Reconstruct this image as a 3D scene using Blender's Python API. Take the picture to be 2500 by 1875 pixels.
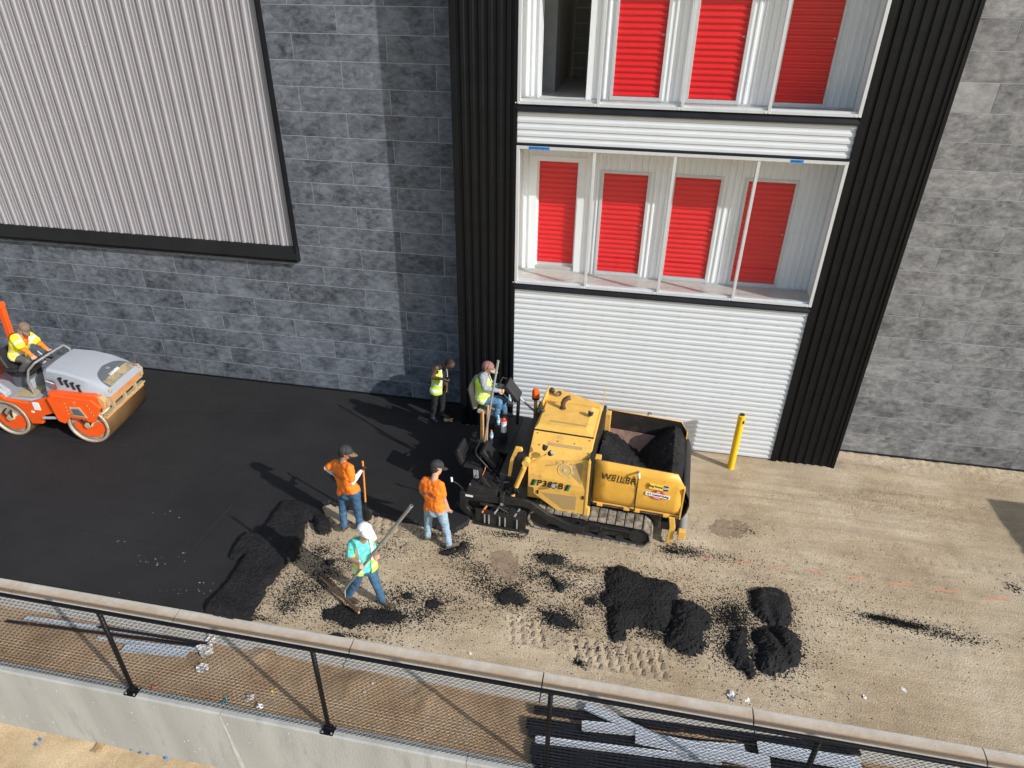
import bpy, bmesh, math, random
import numpy as np
from mathutils import Vector, Matrix, Quaternion
random.seed(7); np.random.seed(7)
for o in list(bpy.data.objects): bpy.data.objects.remove(o)
SC = bpy.context.scene
COL = SC.collection
R_ = math.radians
# ------------------------------------------------------------------ camera
CF = 1619.315                      # focal length in photo pixels (photo 2500 x 1875)
PA, PB, PR = R_(30.531), R_(-10.242), R_(0.834)
CAM = np.array([0, 0, 8.36])
_F = np.array([math.sin(PB)*math.cos(PA), math.cos(PB)*math.cos(PA), -math.sin(PA)])
_R0 = np.array([math.cos(PB), -math.sin(PB), 0.]); _U0 = np.cross(_R0, _F)
_R = _R0*math.cos(PR)+_U0*math.sin(PR); _U = -_R0*math.sin(PR)+_U0*math.cos(PR)
cd = bpy.data.cameras.new('camera'); co = bpy.data.objects.new('camera', cd); COL.objects.link(co)
cd.sensor_fit = 'HORIZONTAL'; cd.sensor_width = 36; cd.lens = CF/2500*36
cd.clip_start = .1; cd.clip_end = 500
co.matrix_world = Matrix([[_R[0], _U[0], -_F[0], CAM[0]], [_R[1], _U[1], -_F[1], CAM[1]], [_R[2], _U[2], -_F[2], CAM[2]], [0, 0, 0, 1]])
SC.camera = co
SC.render.resolution_x = 1024; SC.render.resolution_y = 768
# ------------------------------------------------------------------ sky, sun, exposure
ELEV = R_(30.3); SD = Vector((.898*math.cos(ELEV), -.44*math.cos(ELEV), math.sin(ELEV))).normalized()
W = bpy.data.worlds.new('World'); SC.world = W; W.use_nodes = True
nt = W.node_tree; bg = nt.nodes['Background']
sky = nt.nodes.new('ShaderNodeTexSky'); sky.sky_type = 'NISHITA'; sky.sun_disc = False
sky.sun_elevation = ELEV; sky.sun_rotation = math.atan2(SD.x, SD.y); sky.air_density = 1.2; sky.dust_density = 1.5
nt.links.new(sky.outputs[0], bg.inputs[0]); bg.inputs[1].default_value = .145
sl = bpy.data.lights.new('sun', 'SUN'); sl.energy = 4.15; sl.angle = R_(.55); sl.color = (1, .975, .94)
so = bpy.data.objects.new('sun', sl); COL.objects.link(so); so.rotation_euler = (-SD).to_track_quat('-Z', 'Y').to_euler(); so.location = (20, -10, 20)
SC.view_settings.view_transform = 'Standard'; SC.view_settings.look = 'None'
SC.view_settings.exposure = .14; SC.view_settings.gamma = 1
# ------------------------------------------------------------------ pixel -> place
SV = 2500/2212.
def ray(x, y): return _F+_R*(x-1250)/CF-_U*(y-937.5)/CF
def onz(x, y, z=0.):
    d = ray(x, y); return Vector(CAM+d*((z-CAM[2])/d[2]))
def ony(x, y, yy):
    d = ray(x, y); return Vector(CAM+d*((yy-CAM[1])/d[1]))
def GV(x, y, z=0.): return onz(x*SV, y*SV, z)            # pixel of the 2212-wide view to the ground
Q_ = 1250/2211.
def q3(u, v): return (u*Q_, 938+v*Q_)
def q4(u, v): return (1250+u*Q_, 938+v*Q_)
# ------------------------------------------------------------------ materials
def pm(name, col, rough=.6, metal=0., var=.12, vscale=6., bump=0., bscale=60., spec=.5, dirt=None, dscale=4., dlo=.5, dhi=.7, rnd=False, coat=0., stretch=None):
    m = bpy.data.materials.new(name); m.use_nodes = True; t = m.node_tree; N = t.nodes; L = t.links
    b = N['Principled BSDF']; b.inputs['Roughness'].default_value = rough; b.inputs['Metallic'].default_value = metal
    b.inputs['Specular IOR Level'].default_value = spec
    if coat: b.inputs['Coat Weight'].default_value = coat
    tc = N.new('ShaderNodeTexCoord'); src = tc.outputs['Object']
    if rnd:
        oi = N.new('ShaderNodeObjectInfo'); vm = N.new('ShaderNodeVectorMath'); vm.operation = 'ADD'
        mu = N.new('ShaderNodeMath'); mu.operation = 'MULTIPLY'; mu.inputs[1].default_value = 57.
        L.new(oi.outputs['Random'], mu.inputs[0]); L.new(tc.outputs['Object'], vm.inputs[0]); L.new(mu.outputs[0], vm.inputs[1]); src = vm.outputs[0]
    if stretch:
        mp = N.new('ShaderNodeMapping'); mp.inputs['Scale'].default_value = stretch; L.new(src, mp.inputs['Vector']); src = mp.outputs[0]
    n = N.new('ShaderNodeTexNoise'); n.inputs['Scale'].default_value = vscale; n.inputs['Detail'].default_value = 8; n.inputs['Roughness'].default_value = .65
    L.new(src, n.inputs['Vector'])
    r = N.new('ShaderNodeMapRange'); r.inputs[1].default_value = .25; r.inputs[2].default_value = .75; r.inputs[3].default_value = 1-var; r.inputs[4].default_value = 1+var
    L.new(n.outputs['Fac'], r.inputs[0])
    mx = N.new('ShaderNodeMix'); mx.data_type = 'RGBA'; mx.blend_type = 'MULTIPLY'; mx.inputs['Factor'].default_value = 1
    mx.inputs['A'].default_value = (*col, 1); L.new(r.outputs[0], mx.inputs['B']); out = mx.outputs['Result']
    if dirt:
        n2 = N.new('ShaderNodeTexNoise'); n2.inputs['Scale'].default_value = dscale; n2.inputs['Detail'].default_value = 7; n2.inputs['Roughness'].default_value = .7
        L.new(src, n2.inputs['Vector'])
        r2 = N.new('ShaderNodeMapRange'); r2.inputs[1].default_value = dlo; r2.inputs[2].default_value = dhi; L.new(n2.outputs['Fac'], r2.inputs[0])
        m2 = N.new('ShaderNodeMix'); m2.data_type = 'RGBA'; L.new(r2.outputs[0], m2.inputs['Factor']); L.new(out, m2.inputs['A']); m2.inputs['B'].default_value = (*dirt, 1); out = m2.outputs['Result']
    L.new(out, b.inputs['Base Color'])
    rr = N.new('ShaderNodeMapRange'); rr.inputs[3].default_value = max(0, rough-.1); rr.inputs[4].default_value = min(1, rough+.1); L.new(n.outputs['Fac'], rr.inputs[0]); L.new(rr.outputs[0], b.inputs['Roughness'])
    if bump:
        n3 = N.new('ShaderNodeTexNoise'); n3.inputs['Scale'].default_value = bscale; n3.inputs['Detail'].default_value = 5; L.new(src, n3.inputs['Vector'])
        bp = N.new('ShaderNodeBump'); bp.inputs['Strength'].default_value = bump; bp.inputs['Distance'].default_value = .02; L.new(n3.outputs['Fac'], bp.inputs['Height']); L.new(bp.outputs[0], b.inputs['Normal'])
    return m
M = {}
def mk(k, *a, **kw): M[k] = pm(k, *a, **kw)
mk('white', (.585, .615, .635), .45, var=.04, vscale=2, dirt=(.55, .52, .46), dscale=1.3, dlo=.62, dhi=.85)
mk('whitein', (.80, .83, .85), .45, var=.04, vscale=2)
mk('black', (.0055, .006, .0072), .42, var=.25, vscale=3, spec=.22)
mk('blackflash', (.010, .011, .013), .4, var=.35, vscale=2, spec=.35)
mk('greymetal', (.295, .287, .305), .45, var=.05, vscale=2)
mk('red', (.72, .012, .020), .42, var=.06, vscale=2)
mk('alu', (.60, .625, .64), .35, metal=.25, var=.05)
mk('joint', (.32, .345, .37), .6)
mk('floorcon', (.48, .46, .42), .35, var=.2, vscale=5, dirt=(.47, .43, .40), dscale=1.6, dlo=.48, dhi=.6)
mk('inner', (.25, .26, .27), .8)
mk('tape', (.02, .22, .62), .6); mk('ink', (.01, .01, .02), .6)
mk('concrete', (.40, .40, .375), .85, var=.30, vscale=3.2, bump=.25, bscale=30, dirt=(.27, .27, .25), dscale=1.6, dlo=.45, dhi=.75, stretch=(1.6, 1, .35))
mk('kerbc', (.53, .49, .42), .85, var=.15, vscale=7, bump=.3, bscale=50)
mk('yellow', (.76, .44, .09), .5, var=.12, vscale=5, dirt=(.30, .20, .10), dscale=4.5, dlo=.55, dhi=.78)
mk('yellowworn', (.78, .42, .06), .45, var=.12, vscale=4, dirt=(.36, .16, .04), dscale=4.2, dlo=.55, dhi=.8)
mk('meshtan', (.42, .28, .11), .8, var=.12, vscale=40)
mk('fan', (.52, .38, .17), .7, var=.1)
mk('darksteel', (.022, .022, .022), .5, metal=.2, var=.4, vscale=8, dirt=(.10, .085, .065), dscale=5, dlo=.56, dhi=.8)
mk('trackpad', (.075, .065, .052), .8, var=.4, vscale=9, dirt=(.36, .31, .24), dscale=7, dlo=.36, dhi=.58, rnd=True)
mk('blackliner', (.022, .018, .016), .75, var=.4, vscale=6, dirt=(.12, .075, .055), dscale=3, dlo=.6, dhi=.85)
mk('rubber', (.018, .018, .018), .7, var=.3)
mk('chrome', (.6, .6, .6), .18, metal=1.)
mk('steel', (.42, .42, .41), .4, metal=.5, var=.2, vscale=10)
mk('rust', (.22, .13, .10), .75, var=.25, vscale=5, dirt=(.10, .06, .045), dscale=3)
mk('rustpipe', (.10, .055, .035), .7, var=.3, vscale=12)
mk('beaconglass', (.95, .13, .01), .2, var=.05, coat=.5)
mk('black2', (.02, .02, .022), .45, var=.2)
mk('beige', (.36, .32, .25), .7, var=.15, vscale=10)
mk('decalblack', (.012, .012, .014), .5); mk('decalgreen', (0, .22, .10), .5); mk('decalwhite', (.8, .8, .78), .5); mk('decalred', (.62, .03, .03), .5); mk('decalyel', (.85, .6, .1), .5); mk('decalgrey', (.09, .09, .10), .5); mk('decalblue', (.02, .03, .10), .5)
mk('hamorange', (.82, .10, .012), .4, var=.07, vscale=5, dirt=(.60, .20, .06), dscale=3, dlo=.58, dhi=.9)
mk('hamdusty', (.60, .30, .12), .7, var=.2, vscale=6, dirt=(.62, .16, .04), dscale=2.5, dlo=.5, dhi=.7)
mk('hamgrey', (.34, .365, .40), .45, var=.05, vscale=3)
mk('hamdark', (.10, .11, .125), .5, var=.1)
mk('drum', (.17, .10, .045), .38, metal=.35, var=.2, vscale=3, dirt=(.10, .055, .025), dscale=2, dlo=.45, dhi=.8)
mk('grilledust', (.10, .10, .10), .7, var=.2, dirt=(.42, .33, .19), dscale=7, dlo=.40, dhi=.62)
mk('lime', (.50, .50, .47), .9, var=.25, vscale=6)
mk('drumrim', (.42, .38, .30), .6, metal=.2, var=.3, vscale=8, dirt=(.45, .20, .07), dscale=5)
mk('sandfleck', (.36, .31, .23), .9, var=.2)
mk('dusty', (.40, .32, .19), .85, var=.25, vscale=8)
mk('woodh', (.55, .30, .11), .6, var=.2, vscale=10); mk('orangeh', (.72, .27, .05), .5, var=.15)
mk('galv', (.38, .38, .36), .45, metal=.4, var=.15)
mk('plasticblue', (.20, .45, .62), .3, coat=.3); mk('plasticwhite', (.75, .76, .76), .4); mk('exred', (.7, .05, .03), .35)
mk('bollard', (.85, .52, .01), .4, var=.05)
mk('paintmark', (.56, .27, .17), .9, var=.3, vscale=14)
mk('strapwhite', (.62, .65, .68), .4, metal=.2, var=.1); mk('strapblack', (.012, .014, .02), .4, var=.3)
mk('paper', (.60, .57, .53), .8, var=.15); mk('fencemesh', (.012, .012, .013), .7, var=.2, spec=.2); mk('damp', (.26, .19, .125), .95, var=.3, vscale=9); mk('trashblue', (.10, .45, .55), .6); mk('trashyellow', (.8, .65, .05), .6); mk('tagblue', (.04, .20, .50), .6); mk('cardb', (.42, .28, .14), .8); mk('tagorange', (.7, .2, .06), .7)
mk('skin1', (.52, .29, .20), .55, var=.06); mk('skin2', (.10, .047, .028), .5, var=.1); mk('skin3', (.30, .16, .10), .5, var=.08)
mk('shirto', (.97, .215, .014), .8, var=.12, vscale=7, bump=.35, bscale=11)
mk('hivis', (.58, .85, .06), .75, var=.1, vscale=7, bump=.4, bscale=13); mk('hivisy', (.90, .82, .03), .75, var=.06, vscale=9, bump=.2, bscale=20)
mk('reflect', (.74, .75, .76), .35, var=.04)
mk('teal', (.08, .58, .50), .8, var=.25, vscale=14, dirt=(.35, .72, .62), dscale=16, dlo=.5, dhi=.62)
mk('jeans', (.040, .105, .19), .85, var=.45, vscale=9, bump=.5, bscale=16, dirt=(.13, .15, .16), dscale=6, dlo=.58, dhi=.8); mk('jeansl', (.27, .385, .47), .85, var=.35, vscale=9, bump=.5, bscale=16, dirt=(.30, .28, .24), dscale=6, dlo=.58, dhi=.8); mk('jeansm', (.08, .19, .32), .85, var=.3, vscale=12, bump=.2, bscale=28)
mk('blackcl', (.014, .014, .015), .8, var=.3); mk('greycl', (.26, .29, .33), .85, var=.12, bump=.2, bscale=25); mk('greypants', (.09, .09, .085), .85, var=.15)
mk('whitecl', (.82, .82, .82), .8, var=.04); mk('boot', (.055, .038, .026), .7, var=.4, vscale=14, dirt=(.16, .13, .09), dscale=9, dlo=.55, dhi=.75); mk('bootg', (.11, .09, .065), .8, var=.35, vscale=14, dirt=(.03, .03, .03), dscale=9); mk('shoe', (.05, .05, .055), .7, var=.5, vscale=40)
mk('hairb', (.02, .013, .010), .8); mk('hairbr', (.10, .055, .03), .8); mk('beard', (.33, .29, .24), .9, var=.2, vscale=30)
mk('capgrey', (.03, .03, .03), .8); mk('captan', (.17, .12, .085), .85, var=.2, vscale=30); mk('capwhite', (.75, .75, .77), .8); mk('cappink', (.24, .12, .10), .8, var=.2, vscale=25); mk('capcamo', (.17, .12, .07), .85, var=.4, vscale=25)
mk('castergreen', (.06, .16, .09), .6, var=.2)
# wall panel: mottled fibre cement
def panel_mat(name, lo, hi, spec=.4):
    m = bpy.data.materials.new(name); m.use_nodes = True; t = m.node_tree; N = t.nodes; L = t.links; b = N['Principled BSDF']
    tc = N.new('ShaderNodeTexCoord'); oi = N.new('ShaderNodeObjectInfo'); mu = N.new('ShaderNodeMath'); mu.operation = 'MULTIPLY'; mu.inputs[1].default_value = 91.
    vm = N.new('ShaderNodeVectorMath'); vm.operation = 'ADD'; L.new(oi.outputs['Random'], mu.inputs[0]); L.new(tc.outputs['Object'], vm.inputs[0]); L.new(mu.outputs[0], vm.inputs[1])
    mp = N.new('ShaderNodeMapping'); mp.inputs['Scale'].default_value = (.8, 1, 1.35); L.new(vm.outputs[0], mp.inputs['Vector'])
    a = N.new('ShaderNodeTexNoise'); a.inputs['Scale'].default_value = 7.5; a.inputs['Detail'].default_value = 10; a.inputs['Roughness'].default_value = .72; a.inputs['Distortion'].default_value = .45; L.new(mp.outputs[0], a.inputs['Vector'])
    c = N.new('ShaderNodeTexNoise'); c.inputs['Scale'].default_value = 1.6; c.inputs['Detail'].default_value = 5; L.new(vm.outputs[0], c.inputs['Vector'])
    ad = N.new('ShaderNodeMath'); ad.operation = 'MULTIPLY_ADD'; L.new(c.outputs['Fac'], ad.inputs[0]); ad.inputs[1].default_value = .5; L.new(a.outputs['Fac'], ad.inputs[2])
    cr = N.new('ShaderNodeValToRGB'); cr.color_ramp.elements[0].position = .55; cr.color_ramp.elements[0].color = (*lo, 1); cr.color_ramp.elements[1].position = .95; cr.color_ramp.elements[1].color = (*hi, 1)
    L.new(ad.outputs[0], cr.inputs[0])
    rv = N.new('ShaderNodeMapRange'); rv.inputs[3].default_value = .93; rv.inputs[4].default_value = 1.07; L.new(oi.outputs['Random'], rv.inputs[0])
    mx = N.new('ShaderNodeMix'); mx.data_type = 'RGBA'; mx.blend_type = 'MULTIPLY'; mx.inputs['Factor'].default_value = 1; L.new(cr.outputs[0], mx.inputs['A']); L.new(rv.outputs[0], mx.inputs['B'])
    L.new(mx.outputs['Result'], b.inputs['Base Color']); b.inputs['Roughness'].default_value = .55; b.inputs['Specular IOR Level'].default_value = spec
    bp = N.new('ShaderNodeBump'); bp.inputs['Strength'].default_value = .12; bp.inputs['Distance'].default_value = .01; L.new(a.outputs['Fac'], bp.inputs['Height']); L.new(bp.outputs[0], b.inputs['Normal'])
    return m
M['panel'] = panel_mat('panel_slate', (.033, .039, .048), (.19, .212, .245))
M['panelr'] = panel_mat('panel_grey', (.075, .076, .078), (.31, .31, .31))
M['panellight'] = panel_mat('panel_pale', (.20, .20, .20), (.36, .36, .36))
# glass pane
g = bpy.data.materials.new('glass'); g.use_nodes = True; t = g.node_tree; t.nodes.clear()
oo = t.nodes.new('ShaderNodeOutputMaterial'); tr = t.nodes.new('ShaderNodeBsdfTransparent'); tr.inputs[0].default_value = (.985, .99, .988, 1); gl = t.nodes.new('ShaderNodeBsdfGlossy'); gl.inputs['Roughness'].default_value = .01
lw = t.nodes.new('ShaderNodeLayerWeight'); lw.inputs[0].default_value = .5; pw = t.nodes.new('ShaderNodeMath'); pw.operation = 'POWER'; pw.inputs[1].default_value = 4.
fr = t.nodes.new('ShaderNodeMath'); fr.operation = 'MULTIPLY_ADD'; fr.inputs[1].default_value = .3; fr.inputs[2].default_value = .02; ms = t.nodes.new('ShaderNodeMixShader')
t.links.new(lw.outputs['Facing'], pw.inputs[0]); t.links.new(pw.outputs[0], fr.inputs[0]); t.links.new(fr.outputs[0], ms.inputs[0]); t.links.new(tr.outputs[0], ms.inputs[1]); t.links.new(gl.outputs[0], ms.inputs[2]); t.links.new(ms.outputs[0], oo.inputs[0]); M['glass'] = g
# soils
def soil(name, c0, c1, c2, speck=None, sp_lo=.62, big=.7, bump=.6, rough=.95, fine=45., flo=.72, fhi=1.22, streak=0.):
    m = bpy.data.materials.new(name); m.use_nodes = True; t = m.node_tree; N = t.nodes; L = t.links; b = N['Principled BSDF']
    tc = N.new('ShaderNodeTexCoord')
    a = N.new('ShaderNodeTexNoise'); a.inputs['Scale'].default_value = big; a.inputs['Detail'].default_value = 10; a.inputs['Roughness'].default_value = .62; L.new(tc.outputs['Object'], a.inputs['Vector'])
    c = N.new('ShaderNodeTexNoise'); c.inputs['Scale'].default_value = fine; c.inputs['Detail'].default_value = 6; c.inputs['Roughness'].default_value = .7; L.new(tc.outputs['Object'], c.inputs['Vector'])
    cr = N.new('ShaderNodeValToRGB'); e = cr.color_ramp.elements; e[0].position = .36; e[0].color = (*c0, 1); e[1].position = .66; e[1].color = (*c2, 1); k = e.new(.5); k.color = (*c1, 1); L.new(a.outputs['Fac'], cr.inputs[0])
    r = N.new('ShaderNodeMapRange'); r.inputs[1].default_value = .3; r.inputs[2].default_value = .7; r.inputs[3].default_value = flo; r.inputs[4].default_value = fhi; L.new(c.outputs['Fac'], r.inputs[0])
    mx = N.new('ShaderNodeMix'); mx.data_type = 'RGBA'; mx.blend_type = 'MULTIPLY'; mx.inputs['Factor'].default_value = 1; L.new(cr.outputs[0], mx.inputs['A']); L.new(r.outputs[0], mx.inputs['B']); out = mx.outputs['Result']
    if streak:
        mp = N.new('ShaderNodeMapping'); mp.inputs['Scale'].default_value = (.35, 2.6, 1); mp.inputs['Rotation'].default_value = (0, 0, .05); L.new(tc.outputs['Object'], mp.inputs['Vector'])
        s1 = N.new('ShaderNodeTexNoise'); s1.inputs['Scale'].default_value = 2.2; s1.inputs['Detail'].default_value = 9; s1.inputs['Roughness'].default_value = .66; L.new(mp.outputs[0], s1.inputs['Vector'])
        r3 = N.new('ShaderNodeMapRange'); r3.inputs[1].default_value = .3; r3.inputs[2].default_value = .7; r3.inputs[3].default_value = 1-streak; r3.inputs[4].default_value = 1+streak; L.new(s1.outputs['Fac'], r3.inputs[0])
        m6 = N.new('ShaderNodeMix'); m6.data_type = 'RGBA'; m6.blend_type = 'MULTIPLY'; m6.inputs['Factor'].default_value = 1; L.new(out, m6.inputs['A']); L.new(r3.outputs[0], m6.inputs['B']); out = m6.outputs['Result']
    if speck:
        v = N.new('ShaderNodeTexNoise'); v.inputs['Scale'].default_value = 120; v.inputs['Detail'].default_value = 2; L.new(tc.outputs['Object'], v.inputs['Vector'])
        r2 = N.new('ShaderNodeMapRange'); r2.inputs[1].default_value = sp_lo; r2.inputs[2].default_value = sp_lo+.05; L.new(v.outputs['Fac'], r2.inputs[0])
        m2 = N.new('ShaderNodeMix'); m2.data_type = 'RGBA'; L.new(r2.outputs[0], m2.inputs['Factor']); L.new(out, m2.inputs['A']); m2.inputs['B'].default_value = (*speck, 1); out = m2.outputs['Result']
    L.new(out, b.inputs['Base Color']); b.inputs['Roughness'].default_value = rough; b.inputs['Specular IOR Level'].default_value = .2
    bp = N.new('ShaderNodeBump'); bp.inputs['Strength'].default_value = bump; bp.inputs['Distance'].default_value = .03; L.new(c.outputs['Fac'], bp.inputs['Height']); L.new(bp.outputs[0], b.inputs['Normal'])
    return m
M['dirt'] = soil('dirt', (.43, .33, .213), (.515, .41, .277), (.595, .49, .352), speck=(.22, .165, .11), sp_lo=.655, big=.6, bump=.9, streak=.16, flo=.62, fhi=1.3)
M['mulch'] = soil('mulch', (.36, .235, .135), (.48, .325, .19), (.56, .41, .26), speck=(.50, .42, .32), sp_lo=.67, big=1.3)
M['sand'] = soil('sand', (.46, .34, .20), (.56, .42, .25), (.62, .48, .30), big=1.6, bump=.4)
M['loose'] = soil('loose_asphalt', (.0065, .0065, .007), (.0095, .0095, .010), (.014, .014, .0148), big=3, bump=1., rough=.55, fine=42., flo=.25, fhi=2.3)
M['loose'].node_tree.nodes['Principled BSDF'].inputs['Specular IOR Level'].default_value = .25
mk('crumb', (.010, .0098, .0095), .7, var=.4, vscale=30, spec=.15)
M['mat'] = soil('asphalt_mat', (.0145, .014, .0145), (.0185, .0178, .0182), (.023, .0218, .0218), big=.5, bump=.45, rough=.72, fine=90., streak=.10, flo=.7, fhi=1.3)
M['mat'].node_tree.nodes['Principled BSDF'].inputs['Specular IOR Level'].default_value = .35
# ------------------------------------------------------------------ mesh builder
class MB:
    def __init__(s): s.v = []; s.f = []; s.m = []
    def add(s, vs, fs, m=0):
        b = len(s.v); s.v += [tuple(p) for p in vs]; s.f += [tuple(b+i for i in f) for f in fs]; s.m += [m]*len(fs); return s
    def box(s, x0, x1, y0, y1, z0, z1, m=0, rot=None, at=None):
        c = [Vector(p) for p in ((x0, y0, z0), (x1, y0, z0), (x1, y1, z0), (x0, y1, z0), (x0, y0, z1), (x1, y0, z1), (x1, y1, z1), (x0, y1, z1))]
        if rot is not None: c = [rot@p for p in c]
        if at is not None: c = [p+Vector(at) for p in c]
        return s.add(c, [(3, 2, 1, 0), (4, 5, 6, 7), (0, 1, 5, 4), (1, 2, 6, 5), (2, 3, 7, 6), (3, 0, 4, 7)], m)
    def prism(s, poly, a, b, axis='y', m=0):
        # poly: 2D points; axis y -> (x,z), axis x -> (y,z), axis z -> (x,y)
        def P(p, t): return {'y': (p[0], t, p[1]), 'x': (t, p[0], p[1]), 'z': (p[0], p[1], t)}[axis]
        n = len(poly); vs = [P(p, a) for p in poly]+[P(p, b) for p in poly]
        fs = [tuple(range(n))[::-1], tuple(range(n, 2*n))]+[(i, (i+1) % n, n+(i+1) % n, n+i) for i in range(n)]
        return s.add(vs, fs, m)
    def tube(s, pts, r, n=8, m=0, caps=True):
        pts = [Vector(p) for p in pts]; rs = r if isinstance(r, (list, tuple)) else [r]*len(pts); vs = []; up = None
        for i, p in enumerate(pts):
            d = (pts[min(i+1, len(pts)-1)]-pts[max(i-1, 0)]).normalized()
            if up is None:
                up = d.orthogonal().normalized()
            up = (up-d*up.dot(d)); up = up.normalized() if up.length > 1e-6 else d.orthogonal().normalized(); w = d.cross(up)
            vs += [p+(up*math.cos(a)+w*math.sin(a))*rs[i] for a in [2*math.pi*k/n for k in range(n)]]
        fs = [(i*n+k, i*n+(k+1) % n, (i+1)*n+(k+1) % n, (i+1)*n+k) for i in range(len(pts)-1) for k in range(n)]
        if caps: fs += [tuple(range(n))[::-1], tuple((len(pts)-1)*n+k for k in range(n))]
        return s.add(vs, fs, m)
    def ball(s, c, r, n=10, m=0, sc=(1, 1, 1), rot=None):
        c = Vector(c); vs = []; k = max(4, n//2+1)
        for i in range(k+1):
            th = math.pi*i/k
            for j in range(n):
                p = Vector((math.sin(th)*math.cos(2*math.pi*j/n)*sc[0], math.sin(th)*math.sin(2*math.pi*j/n)*sc[1], math.cos(th)*sc[2]))*r
                if rot is not None: p = rot@p
                vs.append(c+p)
        fs = [(i*n+j, (i+1)*n+j, (i+1)*n+(j+1) % n, i*n+(j+1) % n) for i in range(k) for j in range(n)]
        return s.add(vs, fs, m)
    def torus(s, c, R, r, axis=(0, 0, 1), n=24, k=6, m=0, a0=0, a1=2*math.pi):
        q = Vector(axis).to_track_quat('Z', 'Y'); closed = abs(a1-a0-2*math.pi) < 1e-4; st = n if closed else n+1; vs = []
        for i in range(st):
            a = a0+(a1-a0)*i/n
            for j in range(k):
                b = 2*math.pi*j/k; vs.append(Vector(c)+q@Vector(((R+r*math.cos(b))*math.cos(a), (R+r*math.cos(b))*math.sin(a), r*math.sin(b))))
        fs = [(i*k+j, ((i+1) % st)*k+j, ((i+1) % st)*k+(j+1) % k, i*k+(j+1) % k) for i in range(n) for j in range(k)]
        return s.add(vs, fs, m)
    def sheet(s, rows, m=0, t=None):
        # rows: list of equal-length point lists; t: thickness (solidified along face normals afterwards by modifier)
        n = len(rows[0]); vs = [p for r in rows for p in r]
        fs = [(i*n+j, i*n+j+1, (i+1)*n+j+1, (i+1)*n+j) for i in range(len(rows)-1) for j in range(n-1)]
        return s.add(vs, fs, m)
    def mesh(s, name, mats):
        me = bpy.data.meshes.new(name); me.from_pydata(s.v, [], s.f)
        for k in (mats if isinstance(mats, (list, tuple)) else [mats]): me.materials.append(M[k])
        if any(s.m): me.polygons.foreach_set('material_index', s.m)
        me.update(); bm = bmesh.new(); bm.from_mesh(me); bmesh.ops.recalc_face_normals(bm, faces=bm.faces); bm.to_mesh(me); bm.free()
        return me
    def build(s, name, mats, parent=None, smooth=False, bevel=0., solid=0., loc=None, ang=40):
        me = s.mesh(name, mats); o = bpy.data.objects.new(name, me); COL.objects.link(o); o.parent = parent
        if loc is not None: o.location = loc
        if smooth:
            me.polygons.foreach_set('use_smooth', [True]*len(me.polygons)); me.set_sharp_from_angle(angle=R_(ang))
        if solid:
            k = o.modifiers.new('s', 'SOLIDIFY'); k.thickness = solid; k.offset = 0
        if bevel:
            k = o.modifiers.new('b', 'BEVEL'); k.width = bevel; k.segments = 2; k.limit_method = 'ANGLE'; k.angle_limit = R_(40)
        return o
def tag(o, label=None, cat=None, group=None, kind=None):
    if label: o['label'] = label
    if cat: o['category'] = cat
    if group: o['group'] = group
    if kind: o['kind'] = kind
    return o
def empty(name, loc=(0, 0, 0), rz=0., label=None, cat=None, group=None):
    o = bpy.data.objects.new(name, None); COL.objects.link(o); o.location = loc; o.rotation_euler = (0, 0, rz); o.empty_display_size = .1
    return tag(o, label, cat, group)
def inst(name, me, parent, loc=(0, 0, 0), rot=None):
    o = bpy.data.objects.new(name, me); COL.objects.link(o); o.parent = parent; o.location = loc
    if rot is not None: o.rotation_euler = rot
    return o
def text_mesh(txt, size, mat, shear=0., bold=0., name='lettering', sx=1., gap=1.):
    c = bpy.data.curves.new('t', 'FONT'); c.body = txt; c.size = size; c.shear = shear; c.offset = bold; c.space_character = gap; c.align_x = 'CENTER'; c.align_y = 'CENTER'; c.extrude = .0015; c.resolution_u = 3
    o = bpy.data.objects.new('t', c); COL.objects.link(o); dg = bpy.context.evaluated_depsgraph_get(); me = bpy.data.meshes.new_from_object(o.evaluated_get(dg)); bpy.data.objects.remove(o); bpy.data.curves.remove(c)
    me.materials.clear(); me.materials.append(M[mat]); me.name = name
    if sx != 1.:
        for v in me.vertices: v.co.x *= sx
    return me
def frame_rot(xdir, ydir):
    x = Vector(xdir).normalized(); z = x.cross(Vector(ydir)).normalized(); y = z.cross(x); return Matrix((x, y, z)).transposed()
# value noise for terrain
_lat = np.random.rand(256, 256)
def vn(x, y):
    xi = np.floor(x).astype(int); yi = np.floor(y).astype(int); fx = x-xi; fy = y-yi; fx = fx*fx*(3-2*fx); fy = fy*fy*(3-2*fy)
    L = lambda a, b: _lat[a % 256, b % 256]
    return (L(xi, yi)*(1-fx)+L(xi+1, yi)*fx)*(1-fy)+(L(xi, yi+1)*(1-fx)+L(xi+1, yi+1)*fx)*fy
def fbm(x, y, o=4):
    s = 0; a = .5
    for k in range(o): s = s+a*(vn(x+17*k, y+31*k)-.5); x = x*2.03; y = y*2.03; a *= .5
    return s
def sm(a, b, x):
    t_ = np.clip((x-a)/(b-a), 0, 1); return t_*t_*(3-2*t_)
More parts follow.
